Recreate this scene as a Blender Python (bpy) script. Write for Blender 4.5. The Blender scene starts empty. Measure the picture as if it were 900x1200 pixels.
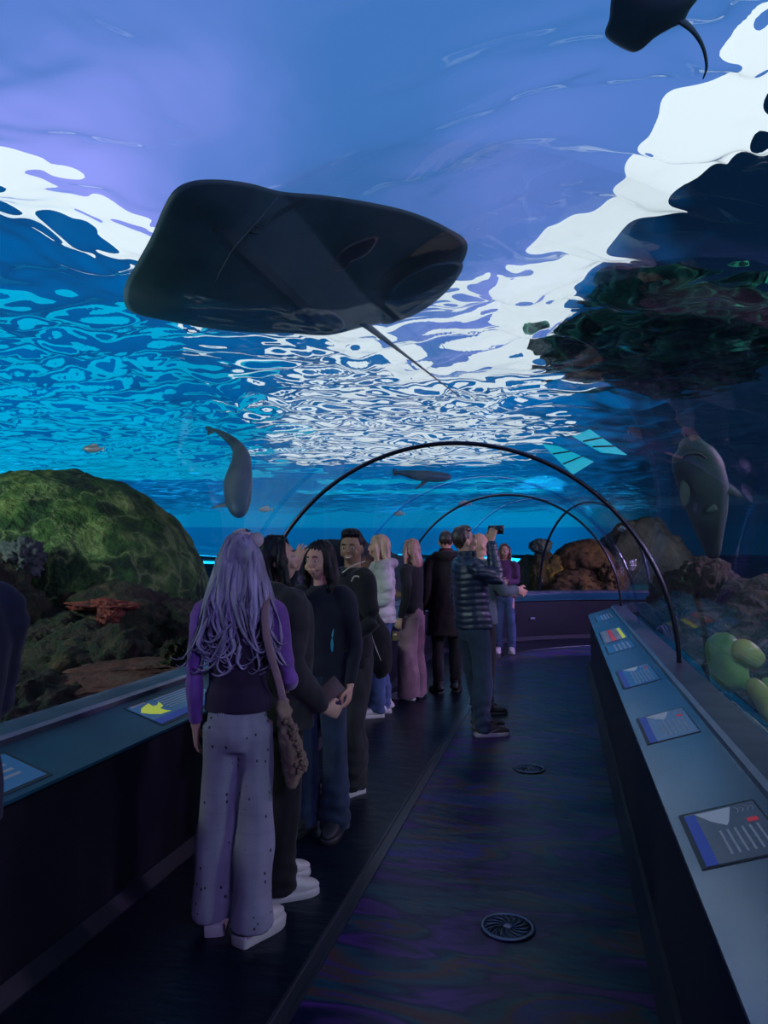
import bpy, bmesh, math, random
import numpy as np
from mathutils import Vector, Matrix, noise as mnoise

random.seed(7)
RNG = np.random.RandomState(11)
sc = bpy.context.scene
COL = sc.collection
PI = math.pi
def rad(a): return a * PI / 180

# ------------------------------------------------------------------ camera
YAW, PITCH, F = rad(13.75), rad(2.96), 850.0
cam_d = bpy.data.cameras.new('camera'); cam = bpy.data.objects.new('camera', cam_d); COL.objects.link(cam)
cam.location = (0, 0, 1.55); cam.rotation_euler = (PI/2 + PITCH, 0, YAW)
cam_d.sensor_fit = 'VERTICAL'; cam_d.sensor_height = 36; cam_d.lens = 36*F/1200
cam_d.clip_start = 0.05; cam_d.clip_end = 200
sc.camera = cam
sc.view_settings.view_transform = 'Standard'; sc.view_settings.look = 'None'
sc.view_settings.exposure = 0.0; sc.view_settings.gamma = 1.0; sc.view_settings.use_curve_mapping = False
sc.cycles.transparent_max_bounces = 24; sc.cycles.max_bounces = 10
sc.cycles.sample_clamp_indirect = 3.0; sc.cycles.use_denoising = True; sc.cycles.caustics_refractive = False

CAM_M = Matrix.Translation((0, 0, 1.55)) @ Matrix.Rotation(YAW, 4, 'Z') @ Matrix.Rotation(PI/2 + PITCH, 4, 'X')
def at(px, py, d):
    """world point that lies d metres in front of the camera plane, seen at px, py of the 900x1200 photo"""
    return CAM_M @ Vector(((px-450)/F*d, (600-py)/F*d, -d))
def onz(px, py, z):
    """world point of height z seen at px, py"""
    o = CAM_M.translation; v = at(px, py, 1) - o
    return o + v*((z-1.55)/v.z)

# ------------------------------------------------------------------ world: the open water of the tank
def N(nt, typ, **kw):
    n = nt.nodes.new(typ)
    for k, v in kw.items():
        if hasattr(n, k) and k not in ('inputs',): setattr(n, k, v)
    return n
wd = bpy.data.worlds.new('water'); sc.world = wd; wd.use_nodes = True
nt = wd.node_tree; nt.nodes.clear()
tc = N(nt, 'ShaderNodeTexCoord'); sep = N(nt, 'ShaderNodeSeparateXYZ'); nt.links.new(tc.outputs['Generated'], sep.inputs[0])
def ramp(nt, fac, stops, interp='LINEAR'):
    r = N(nt, 'ShaderNodeValToRGB'); r.color_ramp.interpolation = interp
    e = r.color_ramp.elements
    while len(e) < len(stops): e.new(0.5)
    for el, (p, c) in zip(e, stops): el.position = p; el.color = (*c, 1)
    nt.links.new(fac, r.inputs[0]); return r
mz = N(nt, 'ShaderNodeMapRange'); mz.inputs[1].default_value = -1; mz.inputs[2].default_value = 1
nt.links.new(sep.outputs[2], mz.inputs[0])
# elevation ramps, 0.5 is the horizon
left = ramp(nt, mz.outputs[0], [(0.0, (0, .02, .07)), (.36, (.0, .08, .26)), (.455, (.0, .36, .62)), (.49, (0, .22, .50)), (.50, (0, .11, .34)), (.54, (0, .15, .46)), (.60, (.0, .15, .46)), (.68, (.0, .13, .42)), (.78, (.004, .07, .24)), (.88, (.004, .04, .13)), (1.0, (.004, .03, .10))])
right = ramp(nt, mz.outputs[0], [(0.0, (0, .004, .012)), (.40, (0, .012, .03)), (.50, (0, .014, .04)), (.56, (0, .02, .055)), (.66, (.002, .012, .035)), (1.0, (.002, .012, .035))])
dt = N(nt, 'ShaderNodeVectorMath'); dt.operation = 'DOT_PRODUCT'; nt.links.new(tc.outputs['Generated'], dt.inputs[0])
dt.inputs[1].default_value = (math.cos(rad(-6)), math.sin(rad(-6)), 0)      # how far the view turns to the right of the tunnel
mr = N(nt, 'ShaderNodeMapRange'); mr.interpolation_type = 'SMOOTHSTEP'
mr.inputs[1].default_value = -.13; mr.inputs[2].default_value = .03
nt.links.new(dt.outputs['Value'], mr.inputs[0])
mx = N(nt, 'ShaderNodeMix'); mx.data_type = 'RGBA'
nt.links.new(mr.outputs[0], mx.inputs[0]); nt.links.new(left.outputs[0], mx.inputs[6]); nt.links.new(right.outputs[0], mx.inputs[7])
bg = N(nt, 'ShaderNodeBackground'); nt.links.new(mx.outputs[2], bg.inputs[0]); bg.inputs[1].default_value = 1.0
wo = N(nt, 'ShaderNodeOutputWorld'); nt.links.new(bg.outputs[0], wo.inputs[0])

# ------------------------------------------------------------------ lamps
def area(name, loc, target, size, power, color, spread=180):
    l = bpy.data.lights.new(name, 'AREA'); l.energy = power; l.color = color; l.size = size; l.shape = 'DISK'; l.spread = rad(spread)
    o = bpy.data.objects.new(name, l); COL.objects.link(o); o.location = loc
    o.rotation_euler = (Vector(target)-Vector(loc)).to_track_quat('-Z', 'Y').to_euler(); return o
def spot(name, loc, target, power, color, angle, blend=.6, r=.05):
    l = bpy.data.lights.new(name, 'SPOT'); l.energy = power; l.color = color; l.spot_size = rad(angle); l.spot_blend = blend; l.shadow_soft_size = r
    o = bpy.data.objects.new(name, l); COL.objects.link(o); o.location = loc
    o.rotation_euler = (Vector(target)-Vector(loc)).to_track_quat('-Z', 'Y').to_euler(); return o
area('tank_lamp', (2.6, -1.6, 3.1), (-.6, 4.0, 1.0), .8, 42, (.50, .42, 1.0), 120)
area('tank_lamp', (4.2, 6.5, 3.0), (0.0, 7.5, 1.2), .8, 65, (.78, .48, 1.0), 120)
area('tank_lamp', (-6.0, 1.5, 3.2), (-3.4, 6.5, 1.2), 1.0, 85, (.75, .95, .8), 120)
area('tank_lamp', (4.6, 11.6, 3.0), (-.5, 12.0, .3), .8, 110, (.55, .38, 1.0), 120)
area('room_lamp', (5.5, 6.0, 7.5), (5.0, 8.0, 4.0), 1.0, 260, (.35, 1.0, .75), 120)  # unseen fill, added to light the green rock above the water
area('tank_lamp', (4.5, 1.5, 3.2), (1.8, 4.6, 1.0), .8, 40, (.6, 1.0, .75), 120)
spot('reef_lamp', (6.5, 13.5, 3.2), (1.5, 17.5, .8), 900, (.9, .75, .7), 60)
for lx, ly in ((-9, 7), (-13, 12), (-8, 15), (-5, 20), (-16, 19)):  # unseen fill spots, added to brighten the sand and its reflection
    spot('sand_lamp', (lx, ly, 3.15), (lx*1.02, ly*1.02, .3), 420, (.03, .45, 1.0), 125, r=.1)
for lx, ly in ((-24, 27), (-17, 31), (-10, 33), (-3, 33)):
    spot('sand_lamp', (lx, ly, 3.2), (lx*1.02, ly*1.02, .8), 2600, (.06, .68, 1.0), 130, r=.1)
for lx, ly in ((-46, 30), (-38, 44), (-24, 50), (-10, 52), (2, 52)):
    spot('sand_lamp', (lx, ly, 3.2), (lx*1.02, ly*1.02, .8), 5000, (.05, .62, 1.0), 150, r=.1)

# ------------------------------------------------------------------ materials
MATS = {}
def principled(name, color, rough=.6, metal=0.0, spec=.5, emit=None, estr=0, coat=0.0):
    m = bpy.data.materials.new(name); m.use_nodes = True; b = m.node_tree.nodes['Principled BSDF']
    b.inputs['Base Color'].default_value = (*color, 1); b.inputs['Roughness'].default_value = rough
    b.inputs['Metallic'].default_value = metal; b.inputs['Specular IOR Level'].default_value = spec
    b.inputs['Coat Weight'].default_value = coat
    if emit: b.inputs['Emission Color'].default_value = (*emit, 1); b.inputs['Emission Strength'].default_value = estr
    return m
def varied(name, stops, scale=4.0, rough=.8, bump=.4, bscale=None, detail=6, dist=.02, metal=0, spec=.3, stretch=(1,1,1), sheen=0):
    """principled whose colour wanders between the stops, with a fine bump"""
    m = principled(name, stops[0][1], rough, metal, spec); nt = m.node_tree; b = nt.nodes['Principled BSDF']
    tc = N(nt, 'ShaderNodeTexCoord'); mp = N(nt, 'ShaderNodeMapping'); mp.inputs['Scale'].default_value = stretch
    nt.links.new(tc.outputs['Object'], mp.inputs[0])
    n = N(nt, 'ShaderNodeTexNoise'); n.inputs['Scale'].default_value = scale; n.inputs['Detail'].default_value = detail
    nt.links.new(mp.outputs[0], n.inputs['Vector'])
    r = ramp(nt, n.outputs['Fac'], stops); nt.links.new(r.outputs[0], b.inputs['Base Color'])
    n2 = N(nt, 'ShaderNodeTexNoise'); n2.inputs['Scale'].default_value = bscale or scale*5; n2.inputs['Detail'].default_value = 5
    nt.links.new(mp.outputs[0], n2.inputs['Vector'])
    bp = N(nt, 'ShaderNodeBump'); bp.inputs['Strength'].default_value = bump; bp.inputs['Distance'].default_value = dist
    nt.links.new(n2.outputs['Fac'], bp.inputs['Height']); nt.links.new(bp.outputs[0], b.inputs['Normal'])
    b.inputs['Sheen Weight'].default_value = sheen
    return m
def cloth(name, c, rough=.85, k=.35, sheen=.1, scale=6):
    lo = tuple(x*(1-k) for x in c); hi = tuple(min(1, x*(1+k)) for x in c)
    return varied(name, [(.3, lo), (.7, hi)], scale=scale, rough=rough, bump=.35, bscale=160, dist=.003, sheen=sheen)

# ------------------------------------------------------------------ mesh tools
def link(name, me, mat=None, parent=None, smooth=True):
    o = bpy.data.objects.new(name, me); COL.objects.link(o)
    if mat: me.materials.append(mat)
    if smooth and len(me.polygons): me.polygons.foreach_set('use_smooth', [True]*len(me.polygons))
    if parent: o.parent = parent
    return o
def tag(o, label=None, cat=None, group=None, kind=None):
    if label: o['label'] = label
    if cat: o['category'] = cat
    if group: o['group'] = group
    if kind: o['kind'] = kind
    return o
def empty(name, loc=(0,0,0), rz=0, label=None, cat=None, group=None):
    o = bpy.data.objects.new(name, None); COL.objects.link(o); o.location = loc; o.rotation_euler = (0, 0, rz); o.empty_display_size = .1
    return tag(o, label, cat, group)

class G:
    """collects closed shapes; build() links them as one mesh, welded into one skin when vox is given"""
    def __init__(s): s.v = []; s.f = []
    def add(s, v, f):
        k = len(s.v); s.v += [tuple(p) for p in v]; s.f += [tuple(i+k for i in q) for q in f]; return s
    def tube(s, pts, rs, n=14, up=(0,0,1), sub=1, caps=True, power=2.0):
        pts = [Vector(p) for p in pts]; rs = [(r, r) if not hasattr(r, '__len__') else tuple(r) for r in rs]
        if sub > 1:
            P, R = [], []
            m = len(pts)
            for i in range(m-1):
                p0, p1, p2, p3 = pts[max(i-1,0)], pts[i], pts[i+1], pts[min(i+2,m-1)]
                for j in range(sub):
                    t = j/sub; t2 = t*t; t3 = t2*t
                    P.append(.5*((2*p1)+(p2-p0)*t+(2*p0-5*p1+4*p2-p3)*t2+(3*p1-p0-3*p2+p3)*t3))
                    u = t*t*(3-2*t) if False else t
                    R.append(tuple(rs[i][q]*(1-u)+rs[i+1][q]*u for q in (0,1)))
            P.append(pts[-1]); R.append(rs[-1]); pts, rs = P, R
        m = len(pts); V = []; Fc = []
        U = Vector(up)
        for i in range(m):
            t = (pts[min(i+1,m-1)]-pts[max(i-1,0)])
            if t.length < 1e-9: t = Vector((0,0,1))
            t.normalize()
            a = U - t*U.dot(t)
            if a.length < 1e-4: a = Vector((1,0,0)) - t*t.x
            a.normalize(); b = t.cross(a)                        # a follows 'up' (second radius), b is sideways (first radius)
            for j in range(n):
                c, d = math.cos(2*PI*j/n), math.sin(2*PI*j/n)
                if power != 2.0: c = math.copysign(abs(c)**(2/power), c); d = math.copysign(abs(d)**(2/power), d)
                V.append(pts[i] + b*c*rs[i][0] + a*d*rs[i][1])
        for i in range(m-1):
            for j in range(n):
                k = (j+1) % n; Fc.append((i*n+j, i*n+k, (i+1)*n+k, (i+1)*n+j))
        if caps: Fc.append(tuple(range(n-1, -1, -1))); Fc.append(tuple((m-1)*n+j for j in range(n)))
        return s.add(V, Fc)
    def ball(s, c, r, M=None, nu=16, nv=10):
        c = Vector(c); r = (r, r, r) if not hasattr(r, '__len__') else r; V = [Vector((0,0,r[2]))]; Fc = []
        for i in range(1, nv):
            a = PI*i/nv
            for j in range(nu): V.append(Vector((r[0]*math.sin(a)*math.cos(2*PI*j/nu), r[1]*math.sin(a)*math.sin(2*PI*j/nu), r[2]*math.cos(a))))
        V.append(Vector((0,0,-r[2])))
        for j in range(nu): Fc.append((0, 1+j, 1+(j+1)%nu))
        for i in range(nv-2):
            for j in range(nu): a = 1+i*nu; Fc.append((a+j, a+nu+j, a+nu+(j+1)%nu, a+(j+1)%nu))
        L = len(V)-1; a = 1+(nv-2)*nu
        for j in range(nu): Fc.append((L, a+(j+1)%nu, a+j))
        if M: V = [M @ v for v in V]
        return s.add([v+c for v in V], Fc)
    def box(s, a, b, M=None):
        x0,y0,z0 = a; x1,y1,z1 = b
        V = [Vector(p) for p in ((x0,y0,z0),(x1,y0,z0),(x1,y1,z0),(x0,y1,z0),(x0,y0,z1),(x1,y0,z1),(x1,y1,z1),(x0,y1,z1))]
        if M: V = [M @ v for v in V]
        return s.add(V, [(0,3,2,1),(4,5,6,7),(0,1,5,4),(1,2,6,5),(2,3,7,6),(3,0,4,7)])
    def mesh(s, name='m'):
        me = bpy.data.meshes.new(name); me.from_pydata([tuple(v) for v in s.v], [], s.f); me.update(); return me
    def build(s, name, mat=None, parent=None, vox=None, smooth=0, disp=None, shade=True, bevel=0, xf=None):
        me = s.mesh(name)
        if xf is not None: me.transform(xf)
        o = link(name, me, mat, parent, shade)
        if vox or bevel:
            if vox:
                md = o.modifiers.new('r', 'REMESH'); md.mode = 'VOXEL'; md.voxel_size = vox; md.use_smooth_shade = True
                if smooth: sm = o.modifiers.new('s', 'SMOOTH'); sm.iterations = smooth; sm.factor = .5
            if bevel: b = o.modifiers.new('b', 'BEVEL'); b.width = bevel; b.segments = 2; b.limit_method = 'ANGLE'
            par = o.parent; o.parent = None
            dg = bpy.context.evaluated_depsgraph_get()
            nm = bpy.data.meshes.new_from_object(o.evaluated_get(dg)); o.modifiers.clear(); o.data = nm; o.parent = par
            if mat and not nm.materials: nm.materials.append(mat)
            if shade: nm.polygons.foreach_set('use_smooth', [True]*len(nm.polygons))
        if disp:
            m = o.data; n = len(m.vertices); co = np.empty(n*3); m.vertices.foreach_get('co', co); co = co.reshape(-1,3)
            no = np.empty(n*3); m.vertex_normals.foreach_get('vector', no); no = no.reshape(-1,3)
            co = co + no*np.asarray(disp(co, no))[:,None]; m.vertices.foreach_set('co', co.ravel()); m.update()
        return o
def np_noise(co, sc_, seed=0, octaves=3):
    """smooth pseudo-random field made of crossing waves"""
    r = np.random.RandomState(seed); out = np.zeros(len(co)); amp = 1.0; s = np.asarray(sc_, float)*np.ones(3)
    for o in range(octaves):
        for k in range(5):
            d = r.normal(size=3); d /= np.linalg.norm(d); out += amp*np.sin((co*s*(2**o)) @ d*2*PI + r.uniform(0, 7))/2.2
        amp *= .5
    return out
def frac_noise(co, scale, seed, octaves=5, ridged=False):
    out = np.empty(len(co)); off = Vector((seed*3.1, seed*7.7, seed*1.3))
    for i, p in enumerate(co):
        q = Vector(p)*scale + off
        out[i] = (mnoise.ridged_multi_fractal(q, .9, 2.1, octaves, 1.0, 2.0)-1.2) if ridged else mnoise.fractal(q, .9, 2.1, octaves)
    return out

# ------------------------------------------------------------------ the tunnel's path: straight, then bending to the right
CX, S0, RC = -.77, 9.9, 2.5
def frame(s):
    if s <= S0: return Vector((CX, s, 0)), Vector((1, 0, 0))
    b = (s-S0)/RC
    return Vector((CX+RC*(1-math.cos(b)), S0+RC*math.sin(b), 0)), Vector((math.cos(b), -math.sin(b), 0))
SEND = S0 + RC*rad(125)
STA = [-4, -2, 0, 2, 4, 6, 8, S0] + [S0+RC*rad(a) for a in range(4, 126, 4)]
def sweep(prof, sta=None, closed=True):
    g = G(); V = []; Fc = []; sta = sta or STA; n = len(prof)
    for s in sta:
        p, r = frame(s)
        for (l, z) in prof: V.append(p + r*l + Vector((0,0,z)))
    for i in range(len(sta)-1):
        for j in range(n if closed else n-1):
            k = (j+1) % n; Fc.append((i*n+j, i*n+k, (i+1)*n+k, (i+1)*n+j))
    if closed: Fc.append(tuple(range(n-1,-1,-1))); Fc.append(tuple((len(sta)-1)*n+j for j in range(n)))
    return g.add(V, Fc)
TR, TZ = 1.53, .80                                            # radius of the acrylic arch and height of its springing

# floor
def floor_mat(name, caustic_streaks):
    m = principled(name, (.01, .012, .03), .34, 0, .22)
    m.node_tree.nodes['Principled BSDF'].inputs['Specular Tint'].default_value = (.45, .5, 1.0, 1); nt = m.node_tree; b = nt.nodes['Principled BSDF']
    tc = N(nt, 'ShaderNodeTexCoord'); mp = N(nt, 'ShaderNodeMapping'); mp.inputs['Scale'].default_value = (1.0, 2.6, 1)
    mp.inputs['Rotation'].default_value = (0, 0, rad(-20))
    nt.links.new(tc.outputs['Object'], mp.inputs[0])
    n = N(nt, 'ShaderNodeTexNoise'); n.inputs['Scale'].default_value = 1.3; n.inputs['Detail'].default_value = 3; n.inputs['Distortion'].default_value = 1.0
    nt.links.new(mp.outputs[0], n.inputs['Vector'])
    if caustic_streaks: st = [(.30, (.004, .008, .045)), (.40, (.12, .04, .30)), (.46, (.006, .010, .06)), (.51, (.01, .085, .14)), (.57, (.11, .055, .045)), (.63, (.045, .05, .32)), (.70, (.02, .075, .05)), (.8, (.002, .015, .05))]  # streaks put the coloured caustic light into the floor colour
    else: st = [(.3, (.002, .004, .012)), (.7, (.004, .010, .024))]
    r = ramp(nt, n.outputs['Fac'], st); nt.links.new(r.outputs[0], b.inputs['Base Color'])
    n2 = N(nt, 'ShaderNodeTexNoise'); n2.inputs['Scale'].default_value = 5; n2.inputs['Detail'].default_value = 3
    nt.links.new(mp.outputs[0], n2.inputs['Vector'])
    bp = N(nt, 'ShaderNodeBump'); bp.inputs['Strength'].default_value = .35; bp.inputs['Distance'].default_value = .02
    nt.links.new(n2.outputs['Fac'], bp.inputs['Height']); nt.links.new(bp.outputs[0], b.inputs['Normal'])
    return m
SEAM = -.885
M_kick = principled('kick_plate', (.006, .007, .018), .55, .0, .3)
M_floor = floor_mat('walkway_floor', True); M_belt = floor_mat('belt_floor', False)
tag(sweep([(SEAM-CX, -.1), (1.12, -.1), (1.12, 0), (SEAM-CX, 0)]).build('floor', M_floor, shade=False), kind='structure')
tag(sweep([(-1.16, -.1), (SEAM-CX-.07, -.1), (SEAM-CX-.07, .004), (-1.16, .004)]).build('floor_side', M_belt, shade=False), kind='structure')
M_seam = principled('seam_metal', (.05, .055, .08), .35, .6)
tag(sweep([(SEAM-CX-.07, -.1), (SEAM-CX, -.1), (SEAM-CX, .008), (SEAM-CX-.012, .008), (SEAM-CX-.016, .002), (SEAM-CX-.055, .002), (SEAM-CX-.059, .008), (SEAM-CX-.07, .008)]).build('trim_1', M_seam, shade=False), kind='structure')

# plinth walls with their sloping ledges
M_face = varied('plinth_paint', [(.3, (.006, .006, .014)), (.7, (.011, .010, .022))], 1.5, .5, .1, 30, dist=.002)
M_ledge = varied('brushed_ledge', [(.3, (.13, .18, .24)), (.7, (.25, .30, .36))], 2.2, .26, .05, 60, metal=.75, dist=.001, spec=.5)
M_strip = varied('anodised_strip', [(.3, (.10, .11, .17)), (.7, (.20, .20, .29))], 5, .32, .1, 50, metal=.6, dist=.001)
M_white = principled('white_edge', (.55, .55, .7), .35)
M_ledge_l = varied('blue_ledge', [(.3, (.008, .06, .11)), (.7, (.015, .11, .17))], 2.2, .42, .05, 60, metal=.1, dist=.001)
def plinth(name, side):
    k = side
    pf = [(k*1.12, 0), (k*1.12, .65), (k*1.105, .68), (k*1.38, .765), (k*1.38, .73), (k*1.30, 0)]
    w = sweep(pf if k < 0 else pf[::-1]).build(name, M_face, shade=False)
    tag(w, kind='structure')
    lp = [(k*1.095, .672), (k*1.095, .684), (k*1.38, .776), (k*1.38, .764)]
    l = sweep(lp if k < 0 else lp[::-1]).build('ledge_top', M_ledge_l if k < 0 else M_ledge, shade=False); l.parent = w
    sp = [(k*1.38, .70), (k*1.38, .80), (k*1.40, .812), (k*1.56, .812), (k*1.56, .70)]
    st = sweep(sp if k < 0 else sp[::-1]).build('edge_strip', M_strip, shade=False); st.parent = w
    bb = [(k*1.12, 0), (k*1.12, .07), (k*1.10, .07), (k*1.06, .012), (k*1.06, 0)]
    o = sweep(bb if k < 0 else bb[::-1]).build('baseboard_left' if k < 0 else 'baseboard_right', M_kick, shade=False)
    tag(o, kind='structure')
plinth('wall_left', -1); plinth('wall_right', 1)

# acrylic arch
def glass_mat(name, tint, refl=1.0, rough=.0):
    m = bpy.data.materials.new(name); m.use_nodes = True; nt = m.node_tree; nt.nodes.clear()
    tr = N(nt, 'ShaderNodeBsdfTransparent'); tr.inputs[0].default_value = (*tint, 1)
    gl = N(nt, 'ShaderNodeBsdfGlossy'); gl.inputs[0].default_value = (.9, .95, 1, 1); gl.inputs['Roughness'].default_value = rough
    fr = N(nt, 'ShaderNodeFresnel'); fr.inputs[0].default_value = 1.10
    ml = N(nt, 'ShaderNodeMath'); ml.operation = 'MULTIPLY'; ml.inputs[1].default_value = refl; ml.use_clamp = True
    nt.links.new(fr.outputs[0], ml.inputs[0])
    mx = N(nt, 'ShaderNodeMixShader'); nt.links.new(ml.outputs[0], mx.inputs[0]); nt.links.new(tr.outputs[0], mx.inputs[1]); nt.links.new(gl.outputs[0], mx.inputs[2])
    out = N(nt, 'ShaderNodeOutputMaterial'); nt.links.new(mx.outputs[0], out.inputs[0]); return m
M_acryl = glass_mat('acrylic', (.985, .992, 1.0), .20)
NA = 64
def arc(r, n=NA, z0=TZ): return [(r*math.cos(PI*i/n), z0 + r*math.sin(PI*i/n)) for i in range(n+1)]
GST = [s for s in STA if s < S0-.1] + [S0+RC*rad(a) for a in range(0, 126, 3)]
tag(sweep(arc(TR) + arc(TR+.06)[::-1], GST).build('ceiling', M_acryl), kind='structure')

# seams and steel ribs of the arch
M_rib = principled('dark_rib', (.05, .045, .07), .3, .8)
M_clear = glass_mat('seam_gel', (.80, .84, 1.0), 1.6, .15)
def rib(idx, s, r, w, mat, n=72):
    p, rt = frame(s); fw = Vector((-rt.y, rt.x, 0)); pts = [p + rt*l + Vector((0,0,z)) for (l, z) in arc(TR-r-.004, n)]
    o = G().tube(pts, [(w, r)]*len(pts), n=8, up=fw.cross(Vector((0,0,1))) if False else fw).build('trim_%d' % idx, mat)
    # tube's 'up' keeps the wide side along the walkway
    tag(o, kind='structure'); return o
rib(2, 5.1, .020, .016, M_rib); rib(3, 7.65, .02, .012, M_clear); rib(4, S0+.25, .020, .016, M_rib); rib(5, S0+RC*rad(58), .022, .018, M_rib)
rib(6, S0+RC*rad(30), .02, .012, M_clear); 

# ------------------------------------------------------------------ water surface with real waves
WZ = 3.35
def build_water():
    nr, na = 620, 900
    r = 1.6*(60/1.6)**(np.linspace(0, 1, nr)); a = np.linspace(0, 2*PI, na, endpoint=False)
    Rr, A = np.meshgrid(r, a, indexing='ij'); X = Rr*np.sin(A); Y = Rr*np.cos(A) + .5
    rs = np.random.RandomState(5); Z = np.zeros_like(X)
    wx = X + .18*np.sin(Y*1.7+1)+.12*np.sin(X*2.9-Y*1.1); wy = Y + .18*np.sin(X*1.9+2)+.12*np.sin(Y*2.3+X*1.7)
    for i in range(70):
        lam = .13*(1.1/.13)**rs.uniform(0, 1); th = rs.normal(-.2, .62) + (PI/2 if rs.uniform() < .16 else 0)
        k = 2*PI/lam; slope = .046*(lam/.6)**.25
        fade = np.clip(lam/(Rr*.016), 0, 1)**2                       # waves finer than the grid die out with distance
        Z += slope/k*np.sin(k*(wx*math.sin(th)+wy*math.cos(th)) + rs.uniform(0, 7))*fade
    cy_, sy_ = math.cos(YAW), math.sin(YAW); xc = X*cy_ + Y*sy_                      # currents: calm over the middle, choppy along both flanks
    sg = lambda t: 1/(1+np.exp(-np.clip(t, -30, 30)))
    near = .60 + 1.35*sg((xc-.75)/.18) + .9*sg((-1.1-xc)/.25)
    far = 1.45/(1+(Rr/18)**2)
    w_ = sg((Rr-5.2)/.5); calm = near*(1-w_) + far*w_
    Z = WZ + Z*calm
    V = np.stack([X, Y, Z], -1).reshape(-1, 3)
    i, j = np.meshgrid(np.arange(nr-1), np.arange(na), indexing='ij'); j2 = (j+1) % na
    Fq = np.stack([i*na+j, i*na+j2, (i+1)*na+j2, (i+1)*na+j], -1).reshape(-1, 4)
    # a fan closes the middle
    V = np.vstack([V, [[0, .5, WZ]]]); c = len(V)-1
    me = bpy.data.meshes.new('water'); nf = len(Fq)
    me.vertices.add(len(V)); me.vertices.foreach_set('co', V.ravel())
    fan = np.array([[c, (q+1) % na, q] for q in range(na)])
    me.loops.add(nf*4+na*3); me.loops.foreach_set('vertex_index', np.concatenate([Fq.ravel()[::1], fan.ravel()]))
    me.polygons.add(nf+na)
    me.polygons.foreach_set('loop_start', np.concatenate([np.arange(nf)*4, nf*4+np.arange(na)*3]))
    me.update(calc_edges=True); me.validate()
    return me
m = bpy.data.materials.new('water_surface'); m.use_nodes = True; nt = m.node_tree; nt.nodes.clear()
gl = N(nt, 'ShaderNodeBsdfGlass'); gl.inputs['IOR'].default_value = 1.10; gl.inputs['Roughness'].default_value = 0.0; gl.inputs['Color'].default_value = (1, 1, 1, 1)
out = N(nt, 'ShaderNodeOutputMaterial'); nt.links.new(gl.outputs[0], out.inputs[0]); M_water = m
wo_ = link('water_surface', build_water(), M_water)
# the surface bends the view upwards, as the water and the curved acrylic do together
if wo_.data.polygons[1000].normal.z > 0: wo_.data.flip_normals()
tag(wo_, 'rippled surface of the tank water seen from below', 'water', kind='stuff')

# ------------------------------------------------------------------ lit skylight above the water, with added white glow strips
HC = 1.55 + 3.0
def campoly(pts, z):   # points given in metres right of and ahead of the camera
    R = Matrix.Rotation(YAW, 4, 'Z'); out = []
    for x, y in pts:
        q = R @ Vector((x, y, 0)); out.append(Vector((q.x, q.y, z)))
    return out
SKY = [(2.25, -3), (2.2, 4.0), (1.95, 5.2), (1.55, 7.0), (1.7, 9.4), (.7, 10.2), (-.5, 8.3), (-1.6, 6.7), (-2.8, 4.9), (-4.4, 3.3), (-7.5, 2.3), (-7.5, -3)]
m = bpy.data.materials.new('lit_ceiling_sheet'); m.use_nodes = True; nt = m.node_tree; nt.nodes.clear()
tc = N(nt, 'ShaderNodeTexCoord'); n = N(nt, 'ShaderNodeTexNoise'); n.inputs['Scale'].default_value = .33; n.inputs['Detail'].default_value = 1.0
nt.links.new(tc.outputs['Object'], n.inputs['Vector'])
r = ramp(nt, n.outputs['Fac'], [(.40, (.045, .15, .42)), (.55, (.10, .19, .55)), (.70, (.24, .28, .78))])
em = N(nt, 'ShaderNodeEmission'); nt.links.new(r.outputs[0], em.inputs[0]); em.inputs[1].default_value = 1.25
out = N(nt, 'ShaderNodeOutputMaterial'); nt.links.new(em.outputs[0], out.inputs[0]); M_sky = m
def slab(pts, th, mat, name, parent=None):
    n = len(pts); V = [p.copy() for p in pts] + [p + Vector((0,0,th)) for p in pts]
    Fc = [tuple(range(n)), tuple(range(2*n-1, n-1, -1))] + [(i, (i+1)%n, n+(i+1)%n, n+i) for i in range(n)]
    g = G().add(V, Fc); o = g.build(name, mat, parent, shade=False); 
    return o
root = sky_root = empty('skylight', campoly([(0, 3)], HC)[0], 0, 'large lit blue and violet skylight above the water, rimmed with white light', 'skylight')
base = root.location.copy()
def rel(ps): return [p-base for p in ps]
slab(rel(campoly(SKY, HC+.02)), .05, M_sky, 'lit_sheet', root)
M_wglow = principled('white_lamp', (1, 1, 1), .5, emit=(.80, .93, 1.0), estr=1.0)
M_wglow.node_tree.nodes['Principled BSDF'].inputs['Base Color'].default_value = (0, 0, 0, 1)
cp = SKY
def strip(a, b, w0, w1, z=HC-.03):
    a = Vector(a); b = Vector(b); d = (b-a).normalized(); nrm = Vector((-d.y, d.x))
    return campoly([a+nrm*w0*.5, b+nrm*w1*.5, b-nrm*w1*.5, a-nrm*w0*.5], z)
for i, (p0, p1, w0, w1) in enumerate([(SKY[0], SKY[1], .42, .50), (SKY[1], SKY[2], .50, .55), (SKY[2], SKY[3], .55, .7), (SKY[3], SKY[4], .6, .7), (SKY[4], SKY[5], .5, .5), (SKY[5], SKY[6], .6, .7), (SKY[6], SKY[7], .7, .7), (SKY[7], SKY[8], .6, .55), (SKY[8], SKY[9], .5, .45), (SKY[9], SKY[10], .45, .4), ((.1, 7.2), (1.1, 7.0), .30, .22), ((-.2, 8.3), (1.4, 8.0), .34, .3)]
        + [((-2.4+1.3*((k*.618) % 1)-.05*k, 8.7+.60*k), (1.4+1.9*((k*.618+.4) % 1)+.06*k, 8.4+.60*k), .06+.010*k, .15+.012*k) for k in range(17)]):  # rim and cross strips added so the ripples break into white strokes
    slab(rel(strip(p0, p1, w0, w1, HC-.05+.006*i)), .05, M_wglow, 'light_strip', root)

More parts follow.
